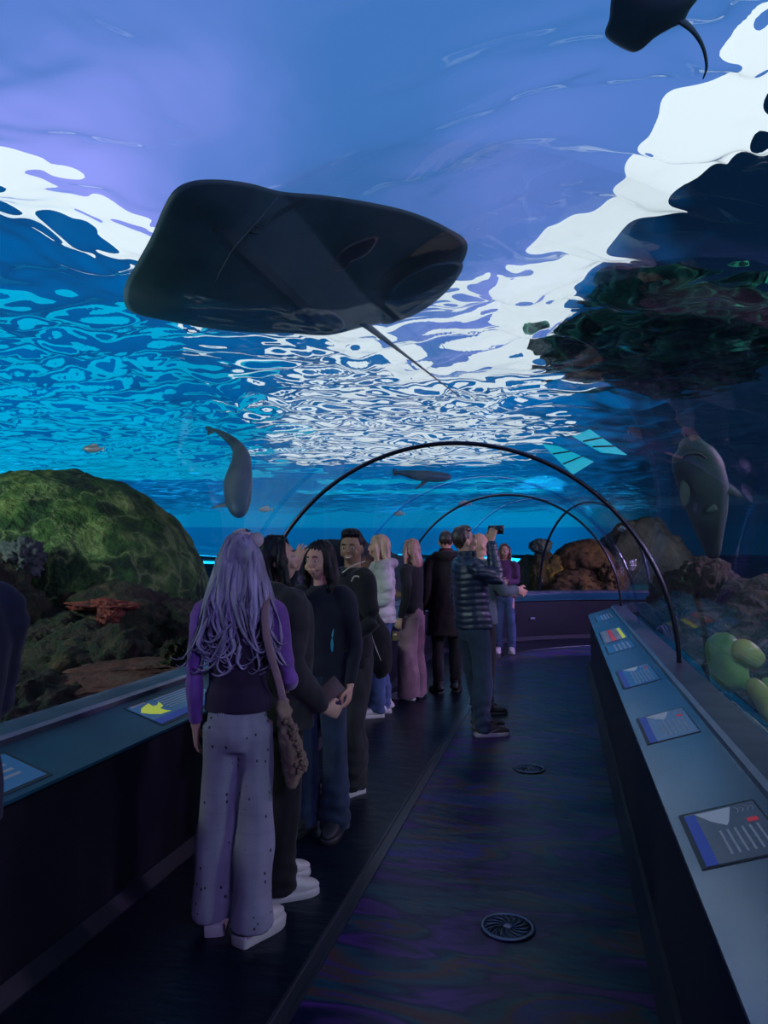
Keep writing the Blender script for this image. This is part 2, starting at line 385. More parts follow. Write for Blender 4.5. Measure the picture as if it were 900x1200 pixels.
M_cglow = principled('cyan_lamp', (0, 0, 0), .5, emit=(.0, .46, .80), estr=.85)  # glowing bars added so the ripples show cyan strokes
for k, (x0, y0, x1, y1, w_) in enumerate([(-(.66-.02*(q % 3))*(7.4+q*.75), 7.4+q*.75, -(.36-.05*(q*.618 % 1)*4)*(7.4+q*.75)+(q*.12), 7.9+q*.75, .16+.022*q+.07*(q % 2)) for q in range(19)] + [(-2, 22.5, 5, 22.0, 1.0), (-3, 26, 6, 25, 1.2)]):
    slab(rel(strip((x0, y0), (x1, y1), w_, w_, HC+.1)), .05, M_cglow, 'cyan_tube', sky_root)

# ------------------------------------------------------------------ sea bed
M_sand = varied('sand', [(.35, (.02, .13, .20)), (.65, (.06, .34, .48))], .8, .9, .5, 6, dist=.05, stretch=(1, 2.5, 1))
def seabed():
    n = 180; xs = np.linspace(-45, 45, n); ys = np.linspace(-8, 60, n); X, Y = np.meshgrid(xs, ys)
    d = np.sqrt((X)**2+(Y)**2)
    Z = .25 + np.clip((d-12)/22, 0, 1)*.75 + .12*np.sin(X*.7+Y*.3)+.08*np.sin(Y*1.1-X*.5)
    V = np.stack([X, Y, Z], -1).reshape(-1, 3); i, j = np.meshgrid(np.arange(n-1), np.arange(n-1), indexing='ij')
    # the sand stops at the feet of the tunnel
    px_ = np.array([frame(q)[0][:2] for q in np.arange(-8, SEND, .25)])
    dd = np.min(np.hypot(V[:,0][:,None]-px_[:,0], V[:,1][:,None]-px_[:,1]), axis=1); keep = dd > 1.75
    Fq = np.stack([i*n+j, i*n+j+1, (i+1)*n+j+1, (i+1)*n+j], -1).reshape(-1, 4); Fq = Fq[keep[Fq].all(1)]
    me = bpy.data.meshes.new('seabed'); me.from_pydata(V.tolist(), [], Fq.tolist()); return me
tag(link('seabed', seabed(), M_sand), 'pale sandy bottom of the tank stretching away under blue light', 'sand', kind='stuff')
#PART2
# ------------------------------------------------------------------ rocks and reef
def rock(name, loc, r, mat, seed, label, cat='rock', rough=.28, scale=1.3, sub=5, flat=None, rot=0, parent=None, group=None, squash=None, ridged=True, yaw_cam=True):
    bm = bmesh.new(); bmesh.ops.create_icosphere(bm, subdivisions=sub, radius=1.0)
    co = np.array([v.co[:] for v in bm.verts])
    n1 = frac_noise(co, scale*.8, seed, 4); n2 = frac_noise(co, scale*2.6, seed+5, 5, ridged)
    rr = 1 + rough*n1*.9 + rough*.35*np.clip(n2, -1, 1.5)
    co = co*rr[:,None]
    if flat is not None: co[:,2] = np.where(co[:,2] < flat, flat + (co[:,2]-flat)*.15, co[:,2])
    if squash: co[:,2] = np.sign(co[:,2])*np.abs(co[:,2])**squash
    co = co*np.array(r); c, s_ = math.cos(rot), math.sin(rot)
    x = co[:,0]*c-co[:,1]*s_; y = co[:,0]*s_+co[:,1]*c; co[:,0], co[:,1] = x, y
    for v, p in zip(bm.verts, co): v.co = p
    me = bpy.data.meshes.new(name); bm.to_mesh(me); bm.free()
    o = link(name, me, mat, parent); o.location = loc
    if label: tag(o, label, cat, group)
    return o
def algae(name):
    m = varied(name, [(.36, (.010, .018, .014)), (.46, (.02, .055, .022)), (.56, (.05, .12, .035)), (.68, (.17, .26, .08)), (.8, (.26, .32, .15))], 3.2, .85, 1.0, 14, dist=.08, detail=12)
    nt = m.node_tree; b = nt.nodes['Principled BSDF']; old = b.inputs['Base Color'].links[0].from_socket
    g = N(nt, 'ShaderNodeNewGeometry'); sp = N(nt, 'ShaderNodeSeparateXYZ'); nt.links.new(g.outputs['Normal'], sp.inputs[0])
    n = N(nt, 'ShaderNodeTexNoise'); n.inputs['Scale'].default_value = 1.1; n.inputs['Detail'].default_value = 5
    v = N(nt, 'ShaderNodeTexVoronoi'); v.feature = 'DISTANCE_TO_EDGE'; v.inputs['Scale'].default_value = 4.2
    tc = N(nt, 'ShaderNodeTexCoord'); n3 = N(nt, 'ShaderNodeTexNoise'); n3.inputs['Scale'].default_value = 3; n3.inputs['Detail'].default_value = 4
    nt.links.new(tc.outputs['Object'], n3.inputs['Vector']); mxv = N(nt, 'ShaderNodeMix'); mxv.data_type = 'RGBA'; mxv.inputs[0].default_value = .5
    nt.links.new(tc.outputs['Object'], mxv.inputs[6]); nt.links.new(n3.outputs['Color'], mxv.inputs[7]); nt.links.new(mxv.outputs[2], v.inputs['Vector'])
    r = ramp(nt, v.outputs['Distance'], [(0, (1, 1, 1)), (.05, (.25, .25, .25)), (.12, (0, 0, 0))])  # pale net paints caustic light over the algae colour
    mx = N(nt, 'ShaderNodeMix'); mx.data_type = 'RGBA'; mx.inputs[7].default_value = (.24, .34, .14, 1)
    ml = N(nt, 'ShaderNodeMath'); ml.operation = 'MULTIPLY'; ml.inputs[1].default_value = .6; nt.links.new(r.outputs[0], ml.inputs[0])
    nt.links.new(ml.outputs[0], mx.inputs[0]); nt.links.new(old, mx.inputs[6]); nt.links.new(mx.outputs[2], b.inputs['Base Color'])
    return m
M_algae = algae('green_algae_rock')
M_reef = varied('dark_reef', [(.30, (.012, .014, .014)), (.45, (.04, .032, .026)), (.56, (.016, .030, .018)), (.66, (.075, .055, .035)), (.78, (.15, .115, .08))], 5, .9, 1.0, 16, dist=.05, detail=8)
M_slabr = varied('red_slab', [(.3, (.05, .028, .028)), (.55, (.13, .055, .05)), (.75, (.16, .12, .11))], 4, .85, .8, 20, dist=.03)
M_pink = varied('pink_coral', [(.35, (.05, .02, .02)), (.55, (.24, .05, .045)), (.75, (.32, .14, .10))], 14, .8, 1.0, 40, dist=.02)
M_brown = varied('brown_boulder', [(.3, (.03, .02, .022)), (.5, (.10, .055, .045)), (.66, (.17, .09, .05)), (.8, (.28, .22, .2))], 1.6, .9, 1.0, 6, dist=.1, detail=8)
M_yel = varied('yellow_crust', [(.35, (.03, .028, .03)), (.55, (.10, .07, .03)), (.68, (.36, .24, .04)), (.8, (.2, .17, .12))], 2.2, .9, 1.0, 8, dist=.08, detail=7)
M_grey = varied('grey_rock', [(.3, (.04, .055, .07)), (.6, (.09, .11, .12)), (.8, (.16, .16, .14))], 2, .9, .8, 7, dist=.08)
def P(px, py, d): return at(px, py, d)
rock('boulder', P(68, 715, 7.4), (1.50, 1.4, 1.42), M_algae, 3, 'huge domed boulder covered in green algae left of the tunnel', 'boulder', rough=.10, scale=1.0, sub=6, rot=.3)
for i, (px, py, d, r, mt, lb) in enumerate([
    (40, 790, 5.6, (.75, .6, .42), M_reef, 'dark crusted reef rock at the far left below the green boulder'),
    (150, 738, 6.3, (.72, .5, .36), M_reef, 'dark reef rock with brown crust right under the green boulder'),
    (205, 745, 6.4, (.42, .45, .30), M_reef, 'dark reef rock at the right foot of the green boulder'),
    (105, 790, 5.4, (.50, .45, .36), M_reef, 'shadowy reef rock in the middle of the left reef'),
    (190, 800, 5.2, (.38, .4, .24), M_reef, 'small crusted rock near the glass beside the violet haired person'),
    (20, 850, 4.4, (.50, .4, .28), M_reef, 'crusted reef rock just behind the glass at the left edge'),
    (95, 840, 4.6, (.30, .32, .22), M_reef, 'low crusted rock behind the left ledge next to the red slab'),
    (-60, 760, 5.6, (.8, .6, .7), M_reef, 'tall dark reef rock at the left edge of the view')]):
    rock('reef_rock', P(px, py, d), r, mt, 20+i, lb, rough=.34, scale=1.7, sub=5, rot=i, group='dark rocks of the left reef')
rock('stone_slab', P(178, 782, 5.0), (.50, .30, .06), M_slabr, 41, 'flat reddish stone slab leaning above another by the left glass', 'rock', rough=.22, scale=1.4, rot=.4)
rock('stone_slab', P(140, 803, 4.75), (.52, .32, .09), M_slabr, 42, 'lowest reddish brown stone slab just behind the left ledge', 'rock', rough=.22, scale=1.4, rot=.5)
rock('coral', P(120, 710, 5.75), (.26, .16, .045), M_pink, 44, 'pinkish red coral crust on the rock under the green boulder', 'coral', rough=.5, scale=2.6, rot=.1)
rock('coral', P(128, 722, 5.65), (.09, .08, .10), M_pink, 47, 'small red coral knob hanging below the pink crust', 'coral', rough=.5, scale=2.6)
for i, (px, py, d, r, m_, lb) in enumerate([(206, 765, 4.9, .09, M_reef, 'round brown knobbly coral right beside the violet haired person'), (25, 655, 5.9, .16, M_grey, 'pale knobbly coral at the left edge on the boulder'), (80, 815, 4.9, .08, M_yel, 'tiny ochre coral low on the left reef')]):
    rock('coral', P(px, py, d), (r, r, r), m_, 50+i, lb, 'coral', rough=.5, scale=3)
# far rocks
rock('far_boulder', P(405, 700, 13.5), (1.75, .9, 1.0), M_grey, 61, 'broad grey rock far behind the smiling person', 'boulder', rough=.25, scale=1.5)
rock('far_boulder', P(423, 668, 12.5), (.24, .3, .55), M_yel, 69, 'upright yellowish rock between the smiling and the blonde person', 'boulder', rough=.35, scale=1.5)
rock('far_boulder', P(640, 683, 17.0), (.42, .5, .75), M_yel, 62, 'upright rock with a yellow crusted side right of the tunnel end', 'boulder', rough=.30, scale=1.6)
rock('far_boulder', P(634, 640, 16.9), (.26, .26, .17), M_grey, 63, 'small dark cap stone on top of the yellow crusted rock', 'boulder', rough=.25, scale=1.6, squash=.7)
rock('far_boulder', P(618, 678, 17.4), (.30, .4, .52), M_grey, 67, 'dark blue shaded rock leaning left of the yellow crusted rock', 'boulder', rough=.30, scale=1.6)
rock('far_boulder', P(685, 658, 17.6), (.72, .8, .48), M_brown, 64, 'large rounded brown boulder above the far ledge', 'boulder', rough=.22, scale=1.2)
rock('far_boulder', P(682, 690, 16.6), (.78, .6, .42), M_brown, 65, 'broad brown crusted rock beneath the rounded boulder', 'boulder', rough=.35, scale=1.8)
rock('far_boulder', P(715, 682, 16.4), (.35, .5, .42), M_brown, 66, 'reddish rock at the right end of the far rocks', 'boulder', rough=.40, scale=1.8)
rock('far_boulder', P(752, 655, 19.0), (1.15, .8, 1.0), M_grey, 68, 'dim grey boulder seen through the bent tunnel glass', 'boulder', rough=.25, scale=1.3)
# right hand reef
rock('reef_slope', P(880, 735, 6.6), (.85, .50, .40), M_reef, 71, 'dim crusted reef slope behind the right side glass', 'rock', rough=.35, scale=1.7, rot=-.5)
rock('reef_slope', P(826, 700, 6.9), (.36, .36, .36), M_reef, 72, 'peak of the right reef with a pale veined crust', 'rock', rough=.4, scale=2.0)
rock('reef_slope', P(915, 845, 4.4), (.45, .30, .18), M_reef, 73, 'dark reef rock under the green sponges on the right', 'rock', rough=.4, scale=1.8, rot=-.6)
rock('reef_slope', P(785, 705, 9.8), (.26, .28, .40), M_reef, 74, 'rocky mound inside the bend behind the right ledge end', 'rock', rough=.35, scale=1.8)
rock('reef_slope', P(868, 795, 5.4), (.62, .42, .26), M_reef, 75, 'low dark reef rock right behind the tall green sponge', 'rock', rough=.4, scale=1.8, rot=-.6)
rock('reef_slope', P(905, 770, 6.0), (.7, .5, .4), M_reef, 76, 'dark reef rock at the right edge above the green sponges', 'rock', rough=.4, scale=1.8, rot=-.3)
# rock added above the water on the right, giving the reef's green reflection
M_gr = varied('mossy_reef', [(.40, (.005, .03, .045)), (.5, (.01, .08, .08)), (.60, (.03, .22, .17)), (.72, (.14, .42, .30))], 3.5, .9, 1.0, 9, dist=.08, detail=8)
rock('mossy_rock', P(775, 362, 8.6), (1.25, 1.6, .58), M_gr, 81, 'mossy green rockwork seen through the rippled surface on the right', 'rock', rough=.35, scale=1.6)

# sponges: rounded green bells with a cut lower rim
M_sponge = varied('green_sponge', [(.35, (.09, .20, .05)), (.65, (.20, .36, .10))], 5, .38, .15, 14, dist=.01)
M_sponge2 = varied('yellow_green_sponge', [(.35, (.22, .26, .05)), (.65, (.38, .42, .12))], 6, .35, .15, 14, dist=.01)
def sponge(base, tip, r, mat, label, w=1.0, flare=.75):
    base, tip = Vector(base), Vector(tip); ax = tip-base; L = ax.length
    pts, rs = [], []
    for i in range(14):
        t = i/13; pts.append(base + ax*t + Vector((.02*math.sin(t*3), 0, 0)))
        q = (1 - max(0, (t-.55)/.45)**2.4)**.5*(flare+(1-flare)*min(1, t*1.6)); rs.append((r*q*w+.002, r*q+.002))
    g = G().tube(pts, rs, n=28); o = g.build('sponge', mat)
    return tag(o, label, 'sponge', 'green sponges behind the right glass')
b = at(862, 800, 4.3); sponge(at(856, 803, 4.3), at(838, 742, 4.3), .105, M_sponge, 'tall rounded green sponge, the largest behind the right glass', 1.0, 1.0)
sponge(at(886, 774, 4.22), at(857, 757, 4.2), .07, M_sponge2, 'small yellow green sponge leaning against the tall one', 1.0, .8)
sponge(at(905, 845, 4.1), at(876, 795, 4.1), .055, M_sponge2, 'slim tubular sponge lower right of the tall one', .9, .9)
sponge(at(915, 830, 4.15), at(893, 795, 4.2), .06, M_sponge, 'slim green sponge at the right edge of the view', .9, .9)
# sea fan
M_fan = varied('violet_fan', [(.4, (.03, .03, .10)), (.6, (.07, .06, .18))], 20, .7, .5, 60)
g = G(); c = at(800, 775, 6.3)
for k in range(11):
    a = (k-5)*.11; g.tube([c, c+Vector((a*.15, a*.05, .12)), c+Vector((a*.32, a*.08, .30)), c+Vector((a*.40, a*.1, .42-.3*abs(a)))], [.010, .014, .012, .003], n=6, sub=3)
tag(g.build('sea_fan', M_fan), 'violet ribbed sea fan behind the tunnel rib on the right', 'coral')

# ------------------------------------------------------------------ glowing panes added for the cyan reflections of windows
M_refl = principled('lit_window_pane', (0, 0, 0), .4, emit=(.0, .50, .75), estr=.85)
M_dark = principled('dark_metal', (.01, .012, .02), .4, .3)
def pane(i, pxs, d):
    q = [at(x, y, d) for x, y in pxs]; nrm = (q[1]-q[0]).cross(q[2]-q[1]).normalized()*.06
    g = G().add(q + [p+nrm for p in q], [(0,1,2,3), (7,6,5,4), (0,4,5,1), (1,5,6,2), (2,6,7,3), (3,7,4,0)])
    o = g.build('window_%d' % i, M_refl, shade=False); tag(o, kind='structure')
    for t in (.33, .66):
        a = q[0].lerp(q[3], t); b_ = q[1].lerp(q[2], t)
        fr = G().tube([a, b_], [.012, .012], n=6).build('window_bar', M_dark, o)
    return o
pane(1, [(672, 511), (691, 503), (735, 533), (706, 530)], 9.3)
pane(2, [(636, 520), (655, 523), (696, 541), (672, 556)], 9.9)

# ------------------------------------------------------------------ floor drains
M_drain = principled('drain_metal', (.16, .18, .26), .4, .7)
def drain(c, r, label):
    root = empty('floor_drain', (c.x, c.y, 0), 0, label, 'drain', 'round floor drains')
    V = []; n = 48
    def ring(r0, r1, z0, z1):
        g = G(); V = []
        for i in range(n):
            a = 2*PI*i/n; cs, sn = math.cos(a), math.sin(a)
            V += [(r0*cs, r0*sn, z0), (r0*cs, r0*sn, z1), (r1*cs, r1*sn, z1), (r1*cs, r1*sn, z0)]
        F_ = []
        for i in range(n):
            j = (i+1) % n
            for k in range(4): F_.append((i*4+k, i*4+(k+1)%4, j*4+(k+1)%4, j*4+k))
        return g.add(V, F_)
    ring(r*.84, r, 0, .008).build('rim', M_drain, root)
    g = G()
    for i in range(n): pass
    V = [(r*.84*math.cos(2*PI*i/32), r*.84*math.sin(2*PI*i/32), .002) for i in range(32)]; V2 = [(x, y, .0045) for x, y, z in V]
    G().add(V+V2, [tuple(range(31, -1, -1)), tuple(range(32, 64))]+[(i, (i+1)%32, 32+(i+1)%32, 32+i) for i in range(32)]).build('pit', M_dark, root)
    g = G()
    for k in range(28):
        a = 2*PI*k/28; r0 = r*(.16 if k % 2 == 0 else .42)
        pts = [Vector((math.cos(a+.5*t)*(r0+(r*.86-r0)*t), math.sin(a+.5*t)*(r0+(r*.86-r0)*t), .006)) for t in (0, .33, .66, 1)]
        g.tube(pts, [(r*.022, .0025)]*4, n=6)
    g.ball((0, 0, .006), (r*.17, r*.17, .003)); g.build('grate', M_drain, root)
drain(onz(595, 1087, 0), .112, 'near round floor drain with a swirling slotted grate')
drain(onz(620, 901, 0), .112, 'far round floor drain near the sneakers of the phone holder')

# ------------------------------------------------------------------ information panels set into the ledges
M_bezel = principled('black_recess', (.003, .004, .008), .5)
M_txt = principled('pale_print', (.18, .22, .32), .5, emit=(.35, .42, .6), estr=.12)
M_blue = principled('blue_band', (.02, .05, .3), .5, emit=(.02, .05, .32), estr=.3)
M_red = principled('red_mark', (.4, .02, .04), .5, emit=(.4, .03, .05), estr=.4)
M_fishy = principled('yellow_fish_print', (.35, .4, .03), .5, emit=(.30, .38, .04), estr=.8)
M_greyp = principled('pale_picture', (.25, .3, .38), .5, emit=(.2, .26, .38), estr=.4)
def scr(name, c, e): return principled(name, c, .25, emit=c, estr=e)
def panel(side, s0, s1, label, screen, kind, u0=.10, u1=.88):
    """ledge frame: u runs up the slope from the front edge, v along the walkway"""
    k = side; L0, Z0, L1, Z1 = CX+k*1.095, .684, CX+k*1.38, .776
    mid = (s0+s1)/2; lm, zm = (L0+L1)/2, (Z0+Z1)/2
    root = empty('information_panel', (lm, mid, zm), 0, label, 'panel', 'information panels in the ledges')
    U = Vector((L1-L0, 0, Z1-Z0)); Nn = Vector((-(Z1-Z0)*k, 0, abs(L1-L0))).normalized()*1; Vv = Vector((0, 1, 0))
    def pt(u, v, h): return Vector((L0, mid, Z0)) + U*u + Vv*v + Nn*h - Vector((lm, mid, zm))
    def quad(name, u0, u1, v0, v1, h, mat, par, th=.002):
        q = [pt(u0, v0, h), pt(u1, v0, h), pt(u1, v1, h), pt(u0, v1, h)]; b = [p-Nn*th for p in q]
        return G().add(q+b, [(0,1,2,3), (7,6,5,4), (0,4,5,1), (1,5,6,2), (2,6,7,3), (3,7,4,0)]).build(name, mat, par, shade=False)
    def poly(name, uv, h, mat, par, th=.0012):
        q = [pt(u, v, h) for u, v in uv]; b = [p-Nn*th for p in q]; n = len(q)
        return G().add(q+b, [tuple(range(n)), tuple(range(2*n-1, n-1, -1))]+[(i, n+i, n+(i+1)%n, (i+1)%n) for i in range(n)]).build(name, mat, par, shade=False)
    w = (s1-s0)/2
    quad('recess', u0, u1, -w, w, .0022, M_bezel, root)
    # the raised lip makes the dark far and outer edges
    sc_ = quad('screen', u0+.05, u1-.02 if k > 0 else u1-.05, -w+.008, w-.018, .0036, screen, root, .001)
    # reading direction: a visitor stands on the walkway, text lines run along v, stacked along u
    if kind == 'full':
        quad('blue_band', u0+.05, u0+.16, -w+.008, w-.03, .0048, M_blue, root, .001)
        poly('shark_picture', [(u0+.16, w-.03), (u0+.52, w-.03), (u0+.44, w-.13), (u0+.40, w-.16), (u0+.28, w-.11)], .0048, M_greyp, root)
        for q in range(6):
            quad('text_line', u0+.30+q*.07, u0+.322+q*.07, -w+.05, w-.19, .0048, M_txt, root, .001)
        quad('red_mark', u0+.60, u0+.70, w-.17, w-.14, .0048, M_red, root, .001)
        g = G(); V_ = [pt(u0+.50+.02*t, w-.05-.022*t, .0042) for t in range(4)]
        for q in range(4): g.tube([pt(u0+.55+.05*q, w-.04-.012*(q % 2), .005), pt(u0+.58+.05*q, w-.065, .005), pt(u0+.56+.05*q, w-.085, .005)], [.0015]*3, n=5)
        g.build('title_print', M_txt, root)
    elif kind == 'fish':
        quad('blue_band', u0+.05, u0+.20, -w+.01, w-.02, .0048, M_blue, root, .001)
        poly('fish_picture', [(u0+.50, -w+.03), (u0+.60, -w+.08), (u0+.66, -w+.17), (u0+.55, -w+.16), (u0+.53, -w+.19), (u0+.60, -w+.24), (u0+.46, -w+.22), (u0+.42, -w+.17), (u0+.32, -w+.18), (u0+.26, -w+.20), (u0+.28, -w+.11), (u0+.38, -w+.06)], .0048, M_fishy, root)
        quad('title_print', u0+.68, u0+.73, -w+.03, -w+.16, .0048, M_txt, root, .001)
        for q in range(6): quad('text_line', u0+.36+q*.065, u0+.385+q*.065, -w+.24, w-.04, .0048, M_txt, root, .001)
    elif kind == 'bright':
        for q, (mt_, a, b2) in enumerate([(M_txt, .10, .25), (M_red, .28, .42), (M_txt, .45, .58), (M_fishy, .60, .70)]):
            quad('picture_stripe', u0+a, u0+b2, -w+.02, w-.03-.02*q, .0048, mt_, root, .001)
    else:
        for q in range(4): quad('text_line', u0+.25+q*.12, u0+.30+q*.12, -w+.04, w-.08, .0048, M_txt, root, .001)
    return root
def s_of(px, py, z=.72): return onz(px, py, z).y
S_grey = scr('grey_screen', (.03, .045, .085), .35); S_blue = scr('blue_screen', (.015, .06, .16), .6); S_lblue = scr('light_screen', (.05, .09, .19), .5)
panel(1, s_of(840, 1010), s_of(835, 950), 'nearest large panel with a shark picture on the right ledge', S_grey, 'full')
panel(1, s_of(790, 868), s_of(775, 838), 'second panel from the camera on the right ledge, with pale text', S_lblue, 'full')
panel(1, s_of(752, 804), s_of(740, 784), 'third panel from the camera on the right ledge, mostly pale blue', S_blue, 'full')
panel(1, s_of(727, 764), s_of(722, 755), 'narrow dark panel between the blue one and the lit one on the right ledge', S_blue, 'text')
panel(1, s_of(718, 752), s_of(712, 739), 'brightly lit striped panel towards the end of the right ledge', S_lblue, 'bright')
panel(1, s_of(706, 728), s_of(703, 722), 'farthest small panel on the right ledge', S_blue, 'text', .2, .75)
panel(-1, s_of(205, 845), s_of(190, 808), 'panel with a yellow fish picture on the left ledge', S_blue, 'fish')
panel(-1, s_of(25, 915)-.3, s_of(8, 895), 'panel cut by the left edge of the view on the left ledge', S_blue, 'text')

# ------------------------------------------------------------------ fish
M_ray = varied('ray_belly', [(.3, (.05, .11, .14)), (.55, (.11, .18, .22)), (.75, (.18, .22, .25))], 2.2, .5, .2, 20, dist=.01)
M_rayp = principled('pink_skin_patch', (.14, .09, .12), .6)
M_shark = varied('shark_skin', [(.35, (.05, .085, .12)), (.65, (.11, .15, .19))], 3, .5, .2, 30, dist=.005)
M_belly = varied('pale_belly', [(.35, (.04, .075, .085)), (.65, (.08, .12, .115))], 2.5, .55, .2, 20, dist=.005)
def catmull(pts, sub):
    n = len(pts); out = []
    for i in range(n):
        p0, p1, p2, p3 = [Vector(pts[(i+q) % n]) for q in (-1, 0, 1, 2)]
        for j in range(sub):
            t = j/sub; out.append(.5*((2*p1)+(p2-p0)*t+(2*p0-5*p1+4*p2-p3)*t*t+(3*p1-p0-3*p2+p3)*t**3))
    return out
def ray_body(outline, c, thick, warp, nr=26):
    """a lens with the given outline, thickest at c"""
    O = catmull(outline, 5); n = len(O); V = []; c = Vector(c)
    for side in (1, -1):
        for k in range(nr):
            t = (k+1)/nr
            for p in O:
                q = c.lerp(p, t); h = thick*max(0, 1-t**2.2)**.8*(1.25 if side > 0 else .75)
                V.append(q + Vector((0, 0, warp(q) + side*h)))
    i0 = 2*nr*n; V.append(c+Vector((0, 0, warp(c)+thick*1.25))); V.append(c+Vector((0, 0, warp(c)-thick*.75))); F_ = []
    for s_ in (0, 1):
        o_ = s_*nr*n; tip = i0+s_
        for j in range(n):
            k2 = (j+1) % n; F_.append((tip, o_+j, o_+k2) if s_ == 0 else (tip, o_+k2, o_+j))
            for k in range(nr-1):
                q = (o_+k*n+j, o_+(k+1)*n+j, o_+(k+1)*n+k2, o_+k*n+k2); F_.append(q if s_ == 0 else q[::-1])
    e = (nr-1)*n
    for j in range(n): k2 = (j+1) % n; F_.append((e+j, nr*n+e+j, nr*n+e+k2, e+k2))
    return G().add(V, F_)
ZR = 3.08
px_out = [(146, 352), (147, 325), (160, 298), (178, 265), (190, 238), (204, 217), (225, 209), (255, 210), (290, 217), (330, 230), (380, 238), (430, 248), (480, 260), (520, 276), (547, 294), (541, 320), (520, 345), (490, 368), (462, 380), (425, 384), (385, 389), (340, 384), (290, 381), (240, 377), (195, 371), (158, 365)]
ro = [onz(x, y, ZR) for x, y in px_out]; rc = onz(345, 305, ZR)
root = empty('stingray', rc, 0, 'huge dark stingray gliding over the top of the tunnel', 'ray')
def w0(q): return .10*((q - Vector((0,0,q.z))).length > 99) + .05*math.sin((q.x)*2.2)
ray_body([p-rc for p in ro], (0, 0, 0), .085, w0).build('body', M_ray, root)
t0 = onz(425, 378, ZR)-rc; t1 = onz(480, 420, ZR-.05)-rc; t2 = onz(540, 466, ZR-.1)-rc
G().tube([t0, t0.lerp(t1, .5), t1, t2], [(.030, .022), (.020, .015), (.011, .009), .003], n=10, sub=4).build('tail', M_ray, root)
for pts_, nm in (([(448, 380), (452, 352), (468, 330), (500, 312), (536, 306), (541, 318), (520, 345), (488, 368)], 'pelvic_fin'), ([(345, 384), (352, 368), (375, 362), (398, 370), (404, 384), (385, 390)], 'pelvic_fin')):
    q = [onz(x, y, ZR-.055)-rc for x, y in pts_]; cc = sum(q, Vector())/len(q)
    ray_body(q, cc, .018, lambda v: -.0, 8).build(nm, M_ray, root)
G().tube([onz(x, y, ZR-.09)-rc for x, y in ((325, 232), (300, 262), (275, 290), (262, 312), (250, 335), (232, 372))], [.002, .004, .004, .006, .004, .002], n=6, sub=4).build('belly_fold', principled('fold', (.10, .12, .16), .6), root)
q = [onz(x, y, ZR-.075)-rc for x, y in ((388, 318), (395, 300), (410, 287), (440, 276), (442, 284), (430, 298), (410, 308), (404, 316))]
ray_body(q, sum(q, Vector())/len(q), .008, lambda v: 0, 5).build('skin_patch', M_rayp, root)
for gx, gy in ((248, 268), (290, 272), (296, 265)):
    G().tube([onz(gx, gy, ZR-.085)-rc, onz(gx+14, gy+3, ZR-.085)-rc], [.006, .003], n=6).build('gill_slit', M_dark, root)
# second ray, cut by the top edge
ZQ = 2.9
q = [onz(x, y, ZQ) for x, y in ((710, 43), (714, 22), (722, -12), (770, -25), (820, -12), (808, 12), (800, 26), (785, 34), (768, 44), (750, 59), (736, 60))]
c2 = onz(760, 12, ZQ); root = empty('stingray', c2, 0, 'small dark ray crossing the top edge of the view', 'ray')
ray_body([p-c2 for p in q], (0, 0, 0), .03, lambda v: 0, 12).build('body', M_ray, root)
G().tube([onz(x, y, ZQ)-c2 for x, y in ((795, 22), (812, 36), (824, 56), (828, 78), (824, 92))], [.010, .007, .005, .004, .002], n=8, sub=4).build('tail', M_ray, root)

def fin(root, name, pts, th, mat):
    q = [Vector(p) for p in pts]; c = sum(q, Vector())/len(q); n = (q[1]-q[0]).cross(q[2]-q[0]).normalized()
    O = catmull(q, 3); m_ = len(O); V = []
    for s_ in (1, -1):
        for t in (1.0, .75, .4): V += [c.lerp(p, t)+n*s_*th*(1-t**2) for p in O]
    V += [c+n*th, c-n*th]; F_ = []
    for s_ in (0, 1):
        o_ = s_*3*m_
        for j in range(m_):
            k = (j+1) % m_
            for r_ in range(2):
                f_ = (o_+r_*m_+j, o_+r_*m_+k, o_+(r_+1)*m_+k, o_+(r_+1)*m_+j); F_.append(f_ if s_ else f_[::-1])
            f_ = (o_+2*m_+j, o_+2*m_+k, 6*m_+s_); F_.append(f_ if s_ else f_[::-1])
    for j in range(m_): k = (j+1) % m_; F_.append((j, k, 3*m_+k, 3*m_+j))
    return G().add(V, F_).build(name, mat, root)
def fish(loc, label, cat, axis, radii, fins, mat, name, group=None, fmat=None, eye=None):
    root = empty(name, loc, 0, label, cat, group); L = Vector(loc)
    G().tube([Vector(p)-L for p in axis], radii, n=20, sub=4).build('body', mat, root)
    for nm, pts, th in fins: fin(root, nm, [Vector(p)-L for p in pts], th, fmat or mat)
    if eye: 
        for e in eye: G().ball(Vector(e)-L, .012).build('eye', M_dark, root)
    return root
# shark hanging over the left side, tail up
D = 7.0
fish(at(277, 560, D), 'grey shark left of the first tunnel rib, tail pointing up', 'shark',
     [at(281, 603, D-.25), at(280, 598, D-.2), at(279, 585, D-.1), at(279, 567, D), at(282, 548, D+.1), at(283, 535, D+.15), at(276, 521, D+.3), at(264, 511, D+.4), at(254, 505, D+.5), at(248, 503, D+.55)],
     [.03, .085, .125, .14, .11, .085, .055, .038, .022, .012],
     [('pectoral_fin', [at(270, 584, D), at(262, 589, D), at(245, 596, D+.05), at(262, 594, D), at(272, 594, D)], .01),
      ('dorsal_fin', [at(273, 530, D+.2), at(272, 540, D+.2), at(275, 546, D+.15), at(280, 540, D+.15)], .01),
      ('caudal_fin', [at(252, 505, D+.5), at(247, 500, D+.6), at(240, 500, D+.7), at(243, 505, D+.6), at(243, 510, D+.6), at(249, 508, D+.5)], .008)], M_shark, 'shark')
D = 11.5
